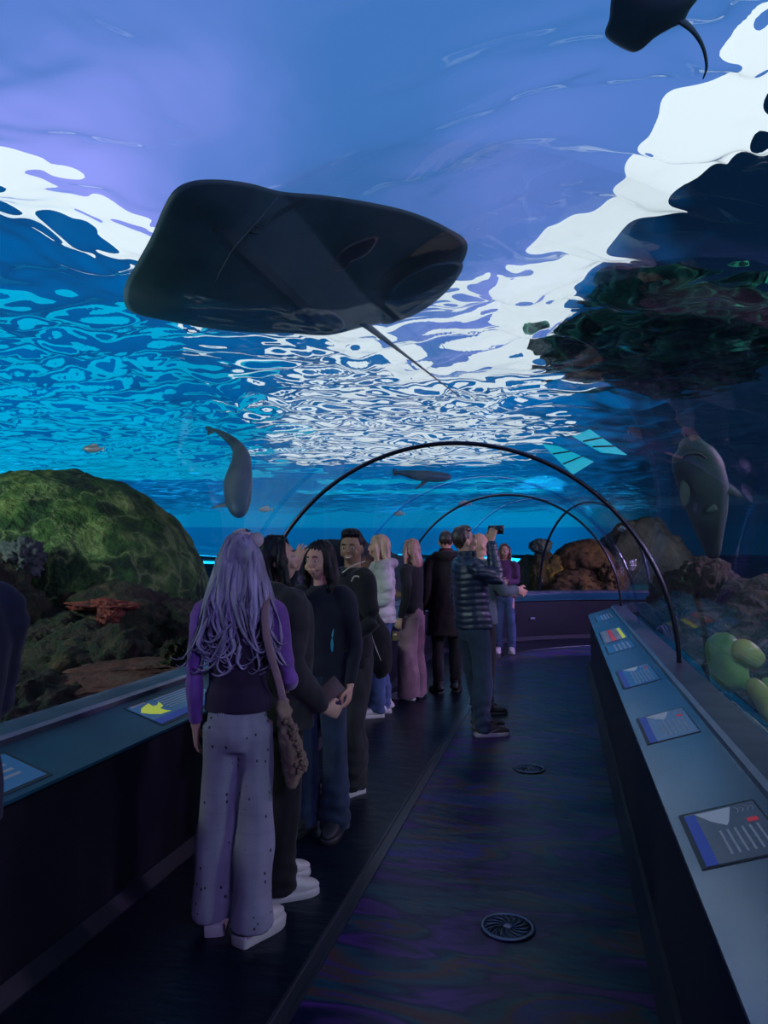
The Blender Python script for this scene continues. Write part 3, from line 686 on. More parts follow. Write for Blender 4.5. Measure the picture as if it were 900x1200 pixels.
fish(at(497, 557, D), 'grey shark crossing just below the surface above the dark haired crowd', 'shark',
     [at(529, 559, D), at(524, 559, D), at(512, 559, D), at(500, 558, D), at(488, 557, D), at(477, 555, D), at(468, 554, D), at(462, 553, D)],
     [.02, .06, .085, .09, .08, .055, .035, .02],
     [('pectoral_fin', [at(503, 563, D), at(496, 569, D-.1), at(486, 574, D-.2), at(493, 566, D), at(496, 562, D)], .015),
      ('caudal_fin', [at(466, 552, D), at(461, 549, D), at(460, 553, D), at(462, 558, D), at(467, 556, D)], .01)], M_shark, 'shark')
D = 5.3
root = fish(at(822, 560, D), 'large pale bellied shark rising behind the right side glass', 'shark',
     [at(806, 512, D), at(808, 517, D), at(812, 530, D), at(818, 548, D+.05), at(824, 572, D+.1), at(829, 600, D+.2), at(832, 625, D+.4), at(836, 650, D+.6)],
     [(.035, .03), (.10, .07), (.155, .11), (.185, .13), (.18, .13), (.14, .11), (.10, .08), (.05, .04)],
     [('pectoral_fin', [at(842, 560, D), at(856, 566, D), at(873, 582, D), at(862, 582, D), at(848, 578, D), at(840, 574, D)], .012),
      ('pectoral_fin', [at(799, 562, D), at(796, 578, D), at(800, 596, D), at(808, 586, D), at(808, 570, D)], .012),
      ('pelvic_fin', [at(826, 600, D), at(838, 600, D), at(842, 596, D), at(836, 590, D)], .01)], M_belly, 'shark')
G().tube([at(800, 540, D-.21)-root.location, at(803, 534, D-.23)-root.location, at(812, 531, D-.24)-root.location, at(821, 533, D-.235)-root.location, at(828, 538, D-.22)-root.location], [.004, .010, .013, .010, .004], n=8, sub=4).build('mouth', M_dark, root)
# small fish: build one, copy the rest
M_sm = principled('silver_fish', (.45, .5, .52), .35, .2)
def small_fish(loc, L, yaw, label, proto=None):
    if proto is None:
        root = empty('small_fish', loc, yaw, label, 'fish', 'small fish in the blue water')
        G().tube([(-.5, 0, 0), (-.42, 0, .0), (-.2, 0, 0), (.1, 0, 0), (.3, 0, 0), (.38, 0, 0)], [.01, (.07, .11), (.10, .19), (.08, .17), (.035, .06), (.02, .04)], n=14, sub=3).build('body', M_sm, root)
        fin(root, 'tail_fin', [(.34, 0, .03), (.5, 0, .16), (.46, 0, 0), (.5, 0, -.16), (.34, 0, -.03)], .01, M_sm)
        fin(root, 'dorsal_fin', [(-.2, 0, .16), (.0, 0, .27), (.22, 0, .16), (.0, 0, .14)], .01, M_sm)
    else:
        root = proto.copy(); COL.objects.link(root); root.location = loc; root.rotation_euler = (0, 0, yaw); root['label'] = label
        for ch in list(proto.children):
            c_ = ch.copy(); COL.objects.link(c_); c_.parent = root; c_.matrix_parent_inverse = ch.matrix_parent_inverse
    root.scale = (L, L, L); return root
p0 = small_fish(at(110, 526, 9), .26, .4, 'small silver fish high in the blue water above the green boulder')
for (px, py, d, L, yw, lb) in [(186, 638, 9.3, .24, PI+.3, 'small silver fish peeking out behind the boulder\'s right slope'), (212, 659, 12, .34, .3, 'slender pale fish over the bright sand left of the violet hair'),
                               (312, 597, 8.5, .17, .5, 'tiny white fish under the first tunnel rib'), (468, 602, 13, .22, 0, 'tiny white fish between the two clear seams'),
                               (545, 590, 14, .26, .2, 'tiny pale fish just left of the raised phone'), (728, 620, 11, .24, 2.0, 'small fish near the bend of the tunnel on the right')]:
    small_fish(at(px, py, d), L, yw, lb, p0)
#PART3

# small plates in the far plinth face
def end_plate(px, py, w, h, mat, label):
    d = 9.0; c0 = Vector((CX+RC, S0))
    while True:
        p = at(px, py, d); q = Vector((p.x, p.y))-c0
        if (p.y > S0 and q.length > RC+1.105) or d > 16: break
        d += .01
    n = -q.normalized(); root = empty('wall_plate', p, math.atan2(n.y, n.x)+PI/2, label, 'plate')
    G().box((-w/2, -.010, -h/2), (w/2, .012, h/2)).build('cover', mat, root, bevel=.004)
    for sx in (-1, 1): G().ball((sx*w*.38, -.012, 0), .006).build('screw', M_drain, root)
end_plate(600, 724, .20, .17, M_dark, 'dark square cover plate low on the plinth at the tunnel end')
end_plate(624, 725, .10, .045, M_drain, 'small pale socket plate on the plinth at the tunnel end')
# ------------------------------------------------------------------ people
def skinmat(name, c): return varied(name, [(.3, tuple(x*.85 for x in c)), (.7, c)], 8, .5, .08, 60, dist=.001)
SK_A = skinmat('skin_light', (.62, .38, .30)); SK_B = skinmat('skin_tan', (.40, .22, .15)); SK_C = skinmat('skin_pink', (.72, .40, .33))
M_eye = principled('eye_white', (.6, .6, .62), .2); M_iris = principled('eye_dark', (.015, .01, .01), .15)
M_lip = principled('lips', (.42, .13, .13), .4); M_teeth = principled('teeth', (.8, .78, .75), .3)
def hairmat(name, c, k=.45): return varied(name, [(.3, tuple(x*(1-k) for x in c)), (.7, tuple(min(1, x*(1+k)) for x in c))], 9, .42, .5, 90, dist=.003, stretch=(3, 3, .35), spec=.5)
H_black = hairmat('black_hair', (.006, .0055, .007)); H_black.node_tree.nodes['Principled BSDF'].inputs['Specular IOR Level'].default_value = .2; H_brown = hairmat('brown_hair', (.035, .018, .016)); H_red = hairmat('auburn_hair', (.12, .035, .025))
H_blond = hairmat('blond_hair', (.50, .34, .24)); H_straw = hairmat('strawberry_hair', (.42, .22, .19)); H_lilac = hairmat('lilac_hair', (.30, .25, .44), .55)

def hand(g, w, d, nrm, side, curl=.5, s=1.0, grip=None):
    """wrist w, finger direction d, palm normal nrm, side +1 puts the thumb along d x nrm"""
    w, d, nrm = Vector(w), Vector(d).normalized(), Vector(nrm); nrm = (nrm - d*nrm.dot(d)).normalized(); lat = d.cross(nrm)*side
    k0 = w + d*.085*s
    g.tube([w-d*.02, w+d*.02, w+d*.055, k0+d*.006], [(.026*s, .019*s), (.033*s, .018*s), (.040*s, .015*s), (.038*s, .011*s)], n=12, up=nrm)
    for i, (o, L) in enumerate([(.031, .072), (.0105, .082), (-.0105, .077), (-.031, .060)]):
        p = k0 + lat*o*s - d*.012*s; a = 0; pts = [p]; dd = d + lat*(o*7.0)*(1-curl); dd.normalize()
        for q, fr in enumerate((.46, .30, .24)):
            a += curl*(.55+.35*q)*(1+.08*i); v = dd*math.cos(a)+nrm*math.sin(a); p = p + v*L*fr*s*1.12; pts.append(p)
        g.tube(pts, [.0086*s, .0080*s, .0074*s, .0058*s], n=8, up=lat, sub=2)
    b = w + d*.025*s + lat*.026*s
    t1 = b + (d*.55+lat*.75+nrm*.25).normalized()*.040*s; t2 = t1 + (d*.85+lat*.25*(1-curl)+nrm*(.25+.5*curl)).normalized()*.034*s; t3 = t2 + (d*.8+nrm*(.2+.6*curl)).normalized()*.022*s
    g.tube([b, t1, t2, t3], [.016*s, .0125*s, .0105*s, .007*s], n=8, sub=2)

def shoe(root, px, py, yaw, mat, sole, L=.27, hgt=.085, label=None, logo=None, chunky=False, lift=0):
    """heel-to-toe along +y of the person, turned by yaw; px,py is the ankle"""
    M = Matrix.Translation((px, py, lift)) @ Matrix.Rotation(yaw, 4, 'Z')
    o = root; sh = .045 if chunky else .026
    V = []; outl = [(-.305, .010), (-.295, .026), (-.27, .036), (-.15, .038), (0.0, .040), (.2, .046), (.40, .049), (.55, .043), (.66, .028), (.70, .010)]
    prof = [(-.30, .035, .6), (-.26, .038, .95), (-.12, .040, 1.05), (.05, .042, 1.0), (.22, .045, .80), (.40, .047, .58), (.55, .041, .47), (.65, .027, .33), (.69, .012, .18)]
    pts = [M @ Vector((0, y*L, sh + hgt*h*.5)) for y, w_, h in prof]
    up_ = G().tube(pts, [(w_*1.0, hgt*h*.55) for y, w_, h in prof], n=20, sub=2, power=2.4)
    if not chunky: up_.tube([M @ Vector((0, -.12*L, sh+.04)), M @ Vector((0, -.13*L, sh+hgt+.03))], [(.038, .045), (.036, .042)], n=16, up=(0, 1, 0))
    s_ = up_.build('shoe', mat, root, vox=.005, smooth=2)
    n = len(outl); ring = [(w_+.004, y*L) for y, w_ in outl] + [(-w_-.004, y*L) for y, w_ in outl[::-1]]
    R2 = catmull([Vector((x, y, 0)) for x, y in ring], 2); m_ = len(R2)
    zs = [(0, .94), (.006, 1.0), (sh-.004, 1.04 if chunky else 1.0), (sh+.006, .97)]
    V = [M @ Vector((p.x*k, p.y*(1+(k-1)*.5), z)) for z, k in zs for p in R2]
    F_ = [tuple(range(m_-1, -1, -1)), tuple(3*m_+j for j in range(m_))]
    for i in range(3):
        for j in range(m_): k = (j+1) % m_; F_.append((i*m_+j, i*m_+k, (i+1)*m_+k, (i+1)*m_+j))
    so = G().add(V, F_).build('sole', sole, s_)
    if logo:
        # curved tick on the side of the upper
        for sd in (-1, 1):
            pl = [(-.20, .62), (-.06, .30), (.05, .26), (.16, .36), (.34, .70)]; q = []
            up1 = [(-.14, .52), (.02, .40)]
            pts = [M @ Vector((sd*(.0445 if y > .2 else .043), y*L*.9+.02, sh + hgt*z*.85)) for y, z in [(-.10, .42), (.0, .24), (.10, .28), (.34, .56)]]
            G().tube(pts, [(.004, .003), (.009, .004), (.006, .003), .0015], n=8, sub=3).build('logo', logo, s_)
    return s_

def person(px, py, a, h, label, skin, head=(0, 0), R=None, L=None, fem=False, top=None, bottom=None, shoes=None, hair=None, face=True, smile=False,
           legs=((-.10, 0), (.10, 0)), toes=(.12, -.12), extra=None, group=None, headshift=(0, 0), pos=None, lean=0):
    loc = pos if pos else onz(px, py, 0); s = h/1.75
    root = empty('person', (loc.x, loc.y, 0), YAW + rad(a), label, 'person', group); X = Matrix.Scale(s, 4) @ Matrix(((1,0,0,0), (0,1,lean,0), (0,0,1,0), (0,0,0,1)))
    W = .90 if fem else 1.0
    R = R or {}; L = L or {}; arms = []
    for sd, A in ((1, R), (-1, L)):
        shd = Vector((sd*.175*W, -.005, 1.405)); el = Vector(A.get('el', (sd*.235*W, -.035, 1.13))); wr = Vector(A.get('wr', (sd*.235*W, .04, .885)))
        arms.append((sd, shd, el, wr, A))
    # --- body, one continuous skin
    g = G()
    g.tube([(0,0,.84), (0,0,.92), (0,0,1.05), (0,.005,1.18), (0,.005,1.30), (0,-.005,1.40), (0,-.012,1.46)], [(.11*W,.085), (.125*W,.09), (.12*W,.085), (.13*W,.095), (.145*W,.10), (.13*W,.08), (.06,.055)], n=20, up=(0,1,0), sub=2)
    hs = Vector((headshift[0], headshift[1], 0)); piv = Vector((0, -.005, 1.50)) + hs
    HM = Matrix.Translation(piv) @ Matrix.Rotation(rad(head[0]), 4, 'Z') @ Matrix.Rotation(rad(head[1]), 4, 'X') @ Matrix.Rotation(rad(head[2]) if len(head) > 2 else 0, 4, 'Y') @ Matrix.Translation((0, .022, .125))
    nk = .052 if fem else .060
    g.tube([(0, -.012, 1.42), (hs.x*.5, -.008+hs.y*.5, 1.47), tuple(piv+Vector((0,0,.02))), tuple(HM @ Vector((0, -.022, -.05)))], [nk*1.25, nk, nk*.95, nk*.95], n=14, sub=2)
    for sd, shd, el, wr, A in arms:
        g.ball(shd, .052*W); d = (wr-el).normalized()
        g.tube([shd+Vector((-sd*.05,0,.01)), shd, shd.lerp(el,.5), el, el.lerp(wr,.3), wr], [.05*W, .05*W, .043*W, .034*W, .036*W, .024*W], n=12)
        hd = Vector(A.get('hd', d)); g_n = Vector(A.get('pn', (-sd, .1, 0)))
        hand(g, wr, hd, g_n, A.get('ts', -sd if False else (1 if sd > 0 else -1)), A.get('curl', .45), W)
    for i, (fx, fy) in enumerate(legs):
        sd = -1 if i == 0 else 1
        g.tube([(sd*.085*W, 0, .90), (sd*.09, .0, .75), (fx*.5+sd*.045, fy*.45+.015, .48), (fx*.9+sd*.01, fy*.9-.015, .30), (fx, fy, .10), (fx, fy+.01, .06)], [(.070,.078), (.062,.068), .040, .038, .030, .034], n=12, sub=2)
    # head
    hg = G(); hg.ball((0,0,0), 1.0, nu=32, nv=22); HV = []
    for v in hg.v:
        dx, dy, dz = v; x = .073*dx*(1-.30*max(0, -dz-.05)**1.2); y = .098*dy*(.91 if dy > 0 else 1.0)*(1-.10*max(0, -dz)); z = .118*dz
        if dy > 0:
            y += .012*math.exp(-((dz+.80)/.22)**2)*dy
            for ex in (-.42, .42): y -= .008*math.exp(-((dx-ex)/.22)**2-((dz-.02)/.14)**2)
            y += .004*math.exp(-((dz-.25)/.10)**2)*math.exp(-(dx/.6)**2)
        else: y *= 1 - .25*max(0, -dz-.3)
        HV.append((x, y, z))
    hg.v = HV
    hg.tube([(0,.082,.022), (0,.091,-.002), (0,.100,-.024), (0,.088,-.034)], [(.006,.007), (.007,.009), (.011,.010), (.009,.006)], n=10, up=(0,1,0), sub=2)
    hg.ball((0,.080,-.060), (.026,.010,.015)); 
    for sd in (-1, 1): hg.ball((sd*.073,-.008,-.012), (.009,.018,.030)); hg.ball((sd*.038,.066,-.036), (.022,.016,.022))
    g.add([HM @ Vector(v) for v in hg.v], hg.f)
    body = g.build('body', skin, root, vox=.0060, smooth=2, xf=X)
    def hchild(g2, name, mat, par=body, **k):
        g2.v = [tuple(X @ (HM @ Vector(v))) for v in g2.v]; return g2.build(name, mat, par if par else root, **k)
    if face:
        for sd in (-1, 1):
            e = hchild(G().ball((sd*.030,.0765,.001), (.0125,.009,.0062)), 'eye', M_eye)
            hchild(G().ball((sd*.030,.0835,.001), (.0052,.0035,.0056)), 'iris', M_iris, e)
            hchild(G().tube([(sd*.014,.0875,.022), (sd*.030,.088,.028), (sd*.047,.078,.024)], [.003,.0036,.002], n=6, sub=2), 'eyebrow', H_black if hair and hair[1] in (H_black, H_brown) else H_brown)
        if smile:
            mo = hchild(G().tube([(-.027,.079,-.054), (-.013,.0890,-.062), (0,.0910,-.064), (.013,.0890,-.062), (.027,.079,-.054)], [.003,.0066,.0075,.0066,.003], n=8, sub=2), 'mouth', M_lip)
            hchild(G().tube([(-.021,.0860,-.056), (-.010,.0940,-.061), (0,.0955,-.062), (.010,.0940,-.061), (.021,.0860,-.056)], [.0018,.0040,.0045,.0040,.0018], n=8, sub=2), 'teeth', M_teeth, mo)
        else:
            hchild(G().tube([(-.021,.082,-.059), (-.008,.0890,-.057), (0,.0888,-.059), (.008,.0890,-.057), (.021,.082,-.059)], [.0025,.0045,.0042,.0045,.0025], n=8, sub=2), 'mouth', M_lip)
    # --- hair
    if hair:
        st, hm = hair[0], hair[1]; hg = G(); k = 0
        def strand(amp, fr, seed):
            def f(co, no):
                ang = np.arctan2(co[:,0], -co[:,1]+.03); return amp*np.sin(ang*fr + 2.5*np.sin(co[:,2]*14+seed)+ seed) + amp*.6*np_noise(co, (22,22,4), seed, 2)
            return f
        if st == 'short':
            hg.ball((0,-.020,.032), (.0795,.094,.100)); hg.ball((0,.016,.094), (.066,.066,.040)); hg.tube([(0,-.05,.02), (0,-.070,-.05)], [(.066,.04), (.050,.022)], n=14, up=(0,1,0))
        elif st == 'crew':
            hg.ball((0,-.024,.024), (.0765,.086,.096)); hg.ball((0,.008,.066), (.060,.058,.050))
        elif st in ('long', 'bob', 'wavy'):
            ln = {'long': .34, 'bob': .16, 'wavy': .40}[st]
            hg.ball((0,-.020,.024), (.085,.098,.108)); hg.ball((0,.012,.072), (.066,.060,.050))
            hg.tube([(0,-.045,.06), (0,-.062,-.04), (0,-.080,-.04-ln*.4), (0,-.085,-.04-ln*.75), (0,-.085,-.04-ln)], [(.080,.055), (.088,.052), (.100,.045), (.098,.040), (.060,.016)], n=20, up=(0,1,0), sub=3)
            for sd in (-1, 1):
                hg.tube([(sd*.052,.030,.075), (sd*.076,.022,.01), (sd*.086,.012,-.07), (sd*.088,.012,-.05-ln*.5), (sd*.075,.015,-.04-ln*.9)], [.022,.024,.028,.030,.010], n=10, sub=3)
        if st != 'none':
            o = hchild(hg, 'hair', hm, None, vox=.0062, smooth=2); 
            m = o.data; n = len(m.vertices); co = np.empty(n*3); m.vertices.foreach_get('co', co); co = co.reshape(-1,3); no = np.empty(n*3); m.vertex_normals.foreach_get('vector', no); no = no.reshape(-1,3)
            piv2 = np.array((X @ (HM @ Vector((0,0,0))))[:]); amp = .0018 if st in ('short','crew') else .0042
            co = co + no*strand(amp, 16 if st in ('short','crew') else 11, (hair[2] if len(hair) > 2 else 1))(co-piv2, no)[:,None]; m.vertices.foreach_set('co', co.ravel()); m.update()
            hair_o = o
        else: hair_o = None
    else: hair_o = None
    # --- top garment
    T = top; wd_ = T.get('w', 1.0)*W; dp = T.get('d', 1.0); hem = T.get('hem', .84); g = G()
    flare = T.get('flare', 1.0)
    prof = [(hem, .172*flare, .122*flare), (hem+.10, .172, .122), (1.06, .158, .116), (1.20, .165, .122), (1.32, .180, .122), (1.41, .165, .105), (1.455, .105, .080), (T.get('neck', 1.485), .070, .066)]
    prof = [p for p in prof if p[0] >= hem]
    g.tube([(0, -.008 if z > 1.4 else 0, z) for z, _, _ in prof], [(a_*wd_, b_*dp) for _, a_, b_ in prof], n=24, up=(0,1,0), sub=3)
    ar = T.get('arm', 1.0)
    def armshape(g, shd, el, wr, sd, ar, cuff=0.02):
        d = (wr-el).normalized(); 
        g.tube([shd+Vector((-sd*.075,-.005,.004)), shd+Vector((-sd*.015,0,.008)), shd+Vector((sd*.012,0,-.03)), shd.lerp(el,.5), el, el.lerp(wr,.45), wr-d*cuff], [.060*ar, .068*ar, .066*ar, .058*ar, .052*ar, .047*ar, .038*ar], n=14, sub=2)
    if not T.get('split'):
        for sd, shd, el, wr, A in arms: armshape(g, shd, el, wr, sd, ar, T.get('cuff', .01))
    if T.get('hood'):
        g.tube([(-.125,.035,1.445), (-.12,-.05,1.475), (0,-.125,1.47), (.12,-.05,1.475), (.125,.035,1.445)], [.028,.045,.055,.045,.028], n=12, sub=3)
    if T.get('collar'):
        g.tube([(0,-.005,1.45), (0,0,1.50), (0,.002,1.53+T['collar'])], [(.085,.085), (.080,.078), (.076,.074)], n=20, up=(0,1,0), sub=2)
    sd_ = T.get('seed', 3); pf = T.get('puff')
    def disp(co, no):
        out = T.get('fold', .0045)*np_noise(co/s, (3.2, 3.2, 2.2), sd_, 3)
        if pf: out = out + pf[0]*(np.abs(np.sin(PI*(co[:,2]/s+.012*np.sin(co[:,0]*18))/pf[1]))**.5-.6)
        if T.get('rib'): out = out + .0015*np.sin(np.arctan2(co[:,0], co[:,1])*60)*(co[:,2]/s < hem+.10)
        return out
    jk = g.build(T.get('name', 'jacket'), T['mat'], root, vox=.0105, smooth=4, disp=disp, xf=X)
    if T.get('split'):                                    # vest over sleeves
        for sd, shd, el, wr, A in arms:
            g = G(); armshape(g, shd, el, wr, sd, ar); g.build('sleeve', T['split'], root, vox=.009, smooth=3, xf=X, disp=lambda co, no: .0025*np_noise(co, (5,5,4), 8, 2))
    # --- bottoms
    B = bottom; g = G(); bw = B.get('w', 1.0); hb = B.get('back', 0); th = B.get('leg', (.088, .068, .062)); hw = .158*W*bw
    g.tube([(0,0,B.get('rise', 1.0)), (0,-.004,.94), (0,-.012,.86), (0,-.006,.80)], [(hw*.90,.108), (hw,.120), (hw*1.04,.128), (hw*.9,.105)], n=22, up=(0,1,0), sub=3)
    for i, (fx, fy) in enumerate(legs):
        sd = -1 if i == 0 else 1; b0, b1, b2 = th; hz = B.get('hemz', .045)
        g.tube([(sd*.080*W, -.008, .90), (sd*.086*W, -.004, .76), (fx*.5+sd*.045, fy*.45+.012, .48), (fx*.85+sd*.012, fy*.85-.008, .25), (fx, fy-.005-hb, hz+.05), (fx, fy-.005-hb, hz)], [(b0*W, b0*1.12), (b0*.97*W, b0*1.05), b1, (b1+b2)/2, b2, b2*1.02], n=18, up=(0,1,0), sub=3)
    def disp2(co, no):
        z = co[:,2]/s; k = B.get('fold', .005); out = k*np_noise(co/s, (4, 4, 1.6), sd_+9, 3)
        return out + k*B.get('stack', 1.0)*np.clip(1-(z/.42), 0, 1)*np.sin(z*75+3*np.sin(co[:,0]*20)+2*np.sin(co[:,1]*17))
    bt = g.build('trousers', B['mat'], root, vox=.0105, smooth=3, disp=disp2, xf=X)
    for i, (fx, fy) in enumerate(legs): shoe(root, fx*s, fy*s, toes[i], shoes['mat'], shoes['sole'], L=shoes.get('L', .27)*s, chunky=shoes.get('chunky', False), logo=shoes.get('logo'))
    if extra: extra(root, s, X, HM, dict(jacket=jk, trousers=bt, hair=hair_o, body=body))
    return root
def hang(root, pts, s): return [root.matrix_basis @ (Vector(p)*s) for p in pts]

M_wshoe = principled('white_leather', (.62, .60, .62), .45); M_wsole = principled('white_rubber', (.55, .54, .56), .5)
M_bshoe = principled('black_mesh_shoe', (.012, .012, .016), .6); M_brshoe = principled('brown_mesh_shoe', (.06, .045, .045), .6); M_tick = principled('white_tick', (.7, .7, .7), .4)
C_black = cloth('black_cloth', (.010, .010, .014)); C_char = cloth('charcoal_cloth', (.028, .028, .034)); C_navy = cloth('navy_cloth', (.012, .018, .045))
C_dnavy = cloth('dark_navy_knit', (.012, .014, .028)); C_violet = cloth('violet_knit', (.22, .09, .42), sheen=.3); C_plum = cloth('dark_plum_knit', (.028, .014, .045)); C_jean = cloth('blue_denim', (.06, .10, .24)); C_djean = cloth('dark_denim', (.022, .04, .085))
C_puff = cloth('pale_puffer', (.50, .50, .52), rough=.6); C_npuff = principled('navy_puffer', (.014, .022, .055), .42); C_coat = cloth('black_coat', (.012, .009, .012)); C_mauve = cloth('mauve_cloth', (.20, .12, .16))
C_card = cloth('purple_cardigan', (.10, .035, .12)); C_tan = cloth('tan_fabric', (.24, .17, .13)); C_teal = cloth('slate_jacket', (.07, .10, .13)); C_burg = cloth('burgundy_scarf', (.10, .012, .02))
# printed trousers
m = cloth('printed_trousers', (.29, .28, .40), k=.15); nt = m.node_tree; b = nt.nodes['Principled BSDF']; old = b.inputs['Base Color'].links[0].from_socket
tc = N(nt, 'ShaderNodeTexCoord'); mp = N(nt, 'ShaderNodeMapping'); mp.inputs['Scale'].default_value = (27, 27, 22); nt.links.new(tc.outputs['Object'], mp.inputs[0])
v = N(nt, 'ShaderNodeTexVoronoi'); v.inputs['Scale'].default_value = 1.0; v.inputs['Randomness'].default_value = .75; nt.links.new(mp.outputs[0], v.inputs['Vector'])
r = ramp(nt, v.outputs['Distance'], [(.13, (.08, .08, .08)), (.17, (1, 1, 1))]); w_ = N(nt, 'ShaderNodeTexWave'); w_.inputs['Scale'].default_value = 4.5; w_.bands_direction = 'Z'; w_.inputs['Distortion'].default_value = 1.5
nt.links.new(tc.outputs['Object'], w_.inputs['Vector']); r2 = ramp(nt, w_.outputs['Fac'], [(0, (.62, .62, .62)), (.06, (.62, .62, .62)), (.10, (1, 1, 1))])
m1 = N(nt, 'ShaderNodeMix'); m1.data_type = 'RGBA'; m1.blend_type = 'MULTIPLY'; m1.inputs[0].default_value = .93; nt.links.new(old, m1.inputs[6]); nt.links.new(r.outputs[0], m1.inputs[7])
m2 = N(nt, 'ShaderNodeMix'); m2.data_type = 'RGBA'; m2.blend_type = 'MULTIPLY'; m2.inputs[0].default_value = .12; nt.links.new(m1.outputs[2], m2.inputs[6]); nt.links.new(r2.outputs[0], m2.inputs[7])
nt.links.new(m2.outputs[2], b.inputs['Base Color']); C_print = m

# 1: violet haired person, nearest, seen from behind
def lilac_extra(root, s, X, HM, o):
    rs = np.random.RandomState(4); g = G()
    for i in range(125):
        u = rs.uniform(-1, 1); th = u*2.0                      # angle around the back of the head
        top_ = Vector((.080*math.sin(th)*.75, -.05*math.cos(th)-.022, .085+.02*math.cos(th)+rs.uniform(-.03, .02)))
        mid = Vector((.100*math.sin(th), -.092*math.cos(th*.8)-.012, -.02+rs.uniform(-.03, .03)))
        sp = .100 + .028*rs.uniform(-1, 1); L = rs.uniform(.22, .44)
        p3 = Vector((sp*math.sin(th)*1.15+rs.uniform(-.02, .02), -.105*math.cos(th*.6)-.025+rs.uniform(-.015, .01), -.18+rs.uniform(-.04, .04)))
        p4 = p3 + Vector((rs.uniform(-.045, .045), rs.uniform(-.02, .01), -L*.33)); p5 = p4 + Vector((rs.uniform(-.05, .05), rs.uniform(-.02, .01), -L*.24)); cu = rs.choice([-1, 1])*rs.uniform(.02, .05)
        p6 = p5 + Vector((cu, -.005, -.035)); p7 = p6 + Vector((cu*.7, -.006, .012))
        w = rs.uniform(.005, .015)
        g.tube([HM @ p for p in (top_, mid, p3, p4, p5, p6, p7)], [(w*.5,w*.4), (w*1.1,w*.6), (w*1.3,w*.6), (w*1.2,w*.6), (w*.9,w*.5), (w*.5,w*.35), w*.12], n=6, sub=4)
    g.build('loose_locks', H_lilac, o['hair'], xf=X)
    # plush headband: two soft balls with a dark seam
    M_pl = cloth('pink_plush', (.52, .42, .50), sheen=.5)
    g = G(); g.tube([HM @ Vector(p) for p in ((-.055,.0,.085), (-.02,.012,.128), (.035,.012,.126), (.085,.005,.07))], [.011,.013,.013,.010], n=10, sub=3); hb = g.build('headband', M_pl, root, xf=X)
    g = G(); g.ball(HM @ Vector((.070,-.004,.098)), (.036, .034, .036)); g.build('plush_ball', M_pl, hb, xf=X)
    g = G(); g.ball(HM @ Vector((.008,-.002,.128)), (.036, .026, .022)); g.ball(HM @ Vector((-.022,-.008,.128)), (.012, .012, .014)); g.build('plush_ball', M_pl, hb, xf=X)
    G().tube([HM @ Vector(p) for p in ((.026,-.020,.148), (.036,-.022,.138), (.046,-.018,.142))], [.004,.005,.003], n=6, sub=2).build('bow_stitch', M_dark, hb, xf=X)
    # ribbed waistband of the vest
    def rb(co, no): return .0016*np.sin(np.arctan2(co[:,0], co[:,1])*70)
    g = G(); g.tube([(0,0,.965), (0,0,1.0), (0,0,1.04)], [(.150,.124), (.148,.122), (.148,.120)], n=160, up=(0,1,0), sub=4); g.build('waistband', C_plum, o['jacket'], xf=X, disp=rb)
p1 = person(277, 1088, 2, 1.615, 'person with long wavy violet hair, dark vest and printed wide trousers', SK_A, head=(4, 2), fem=True, face=False,
    R=dict(el=(.232, -.03, 1.10), wr=(.18, .20, 1.04), curl=.8, hd=(-.3, .9, .1)), L=dict(el=(-.196, -.03, 1.15), wr=(-.195, .02, .88), curl=.35),
    top=dict(mat=C_plum, name='vest', hem=.96, arm=.80, split=C_violet, w=.93, d=1.06, fold=.002), bottom=dict(mat=C_print, rise=.99, w=.90, leg=(.092, .084, .100), hemz=.085, back=.022, fold=.006, stack=.12),
    shoes=dict(mat=M_wshoe, sole=M_wsole, chunky=True, L=.27), hair=('wavy', H_lilac, 2), legs=((-.092, 0.0), (.080, -.10)), toes=(.12, -.65), extra=lilac_extra)
bpy.context.view_layer.update()
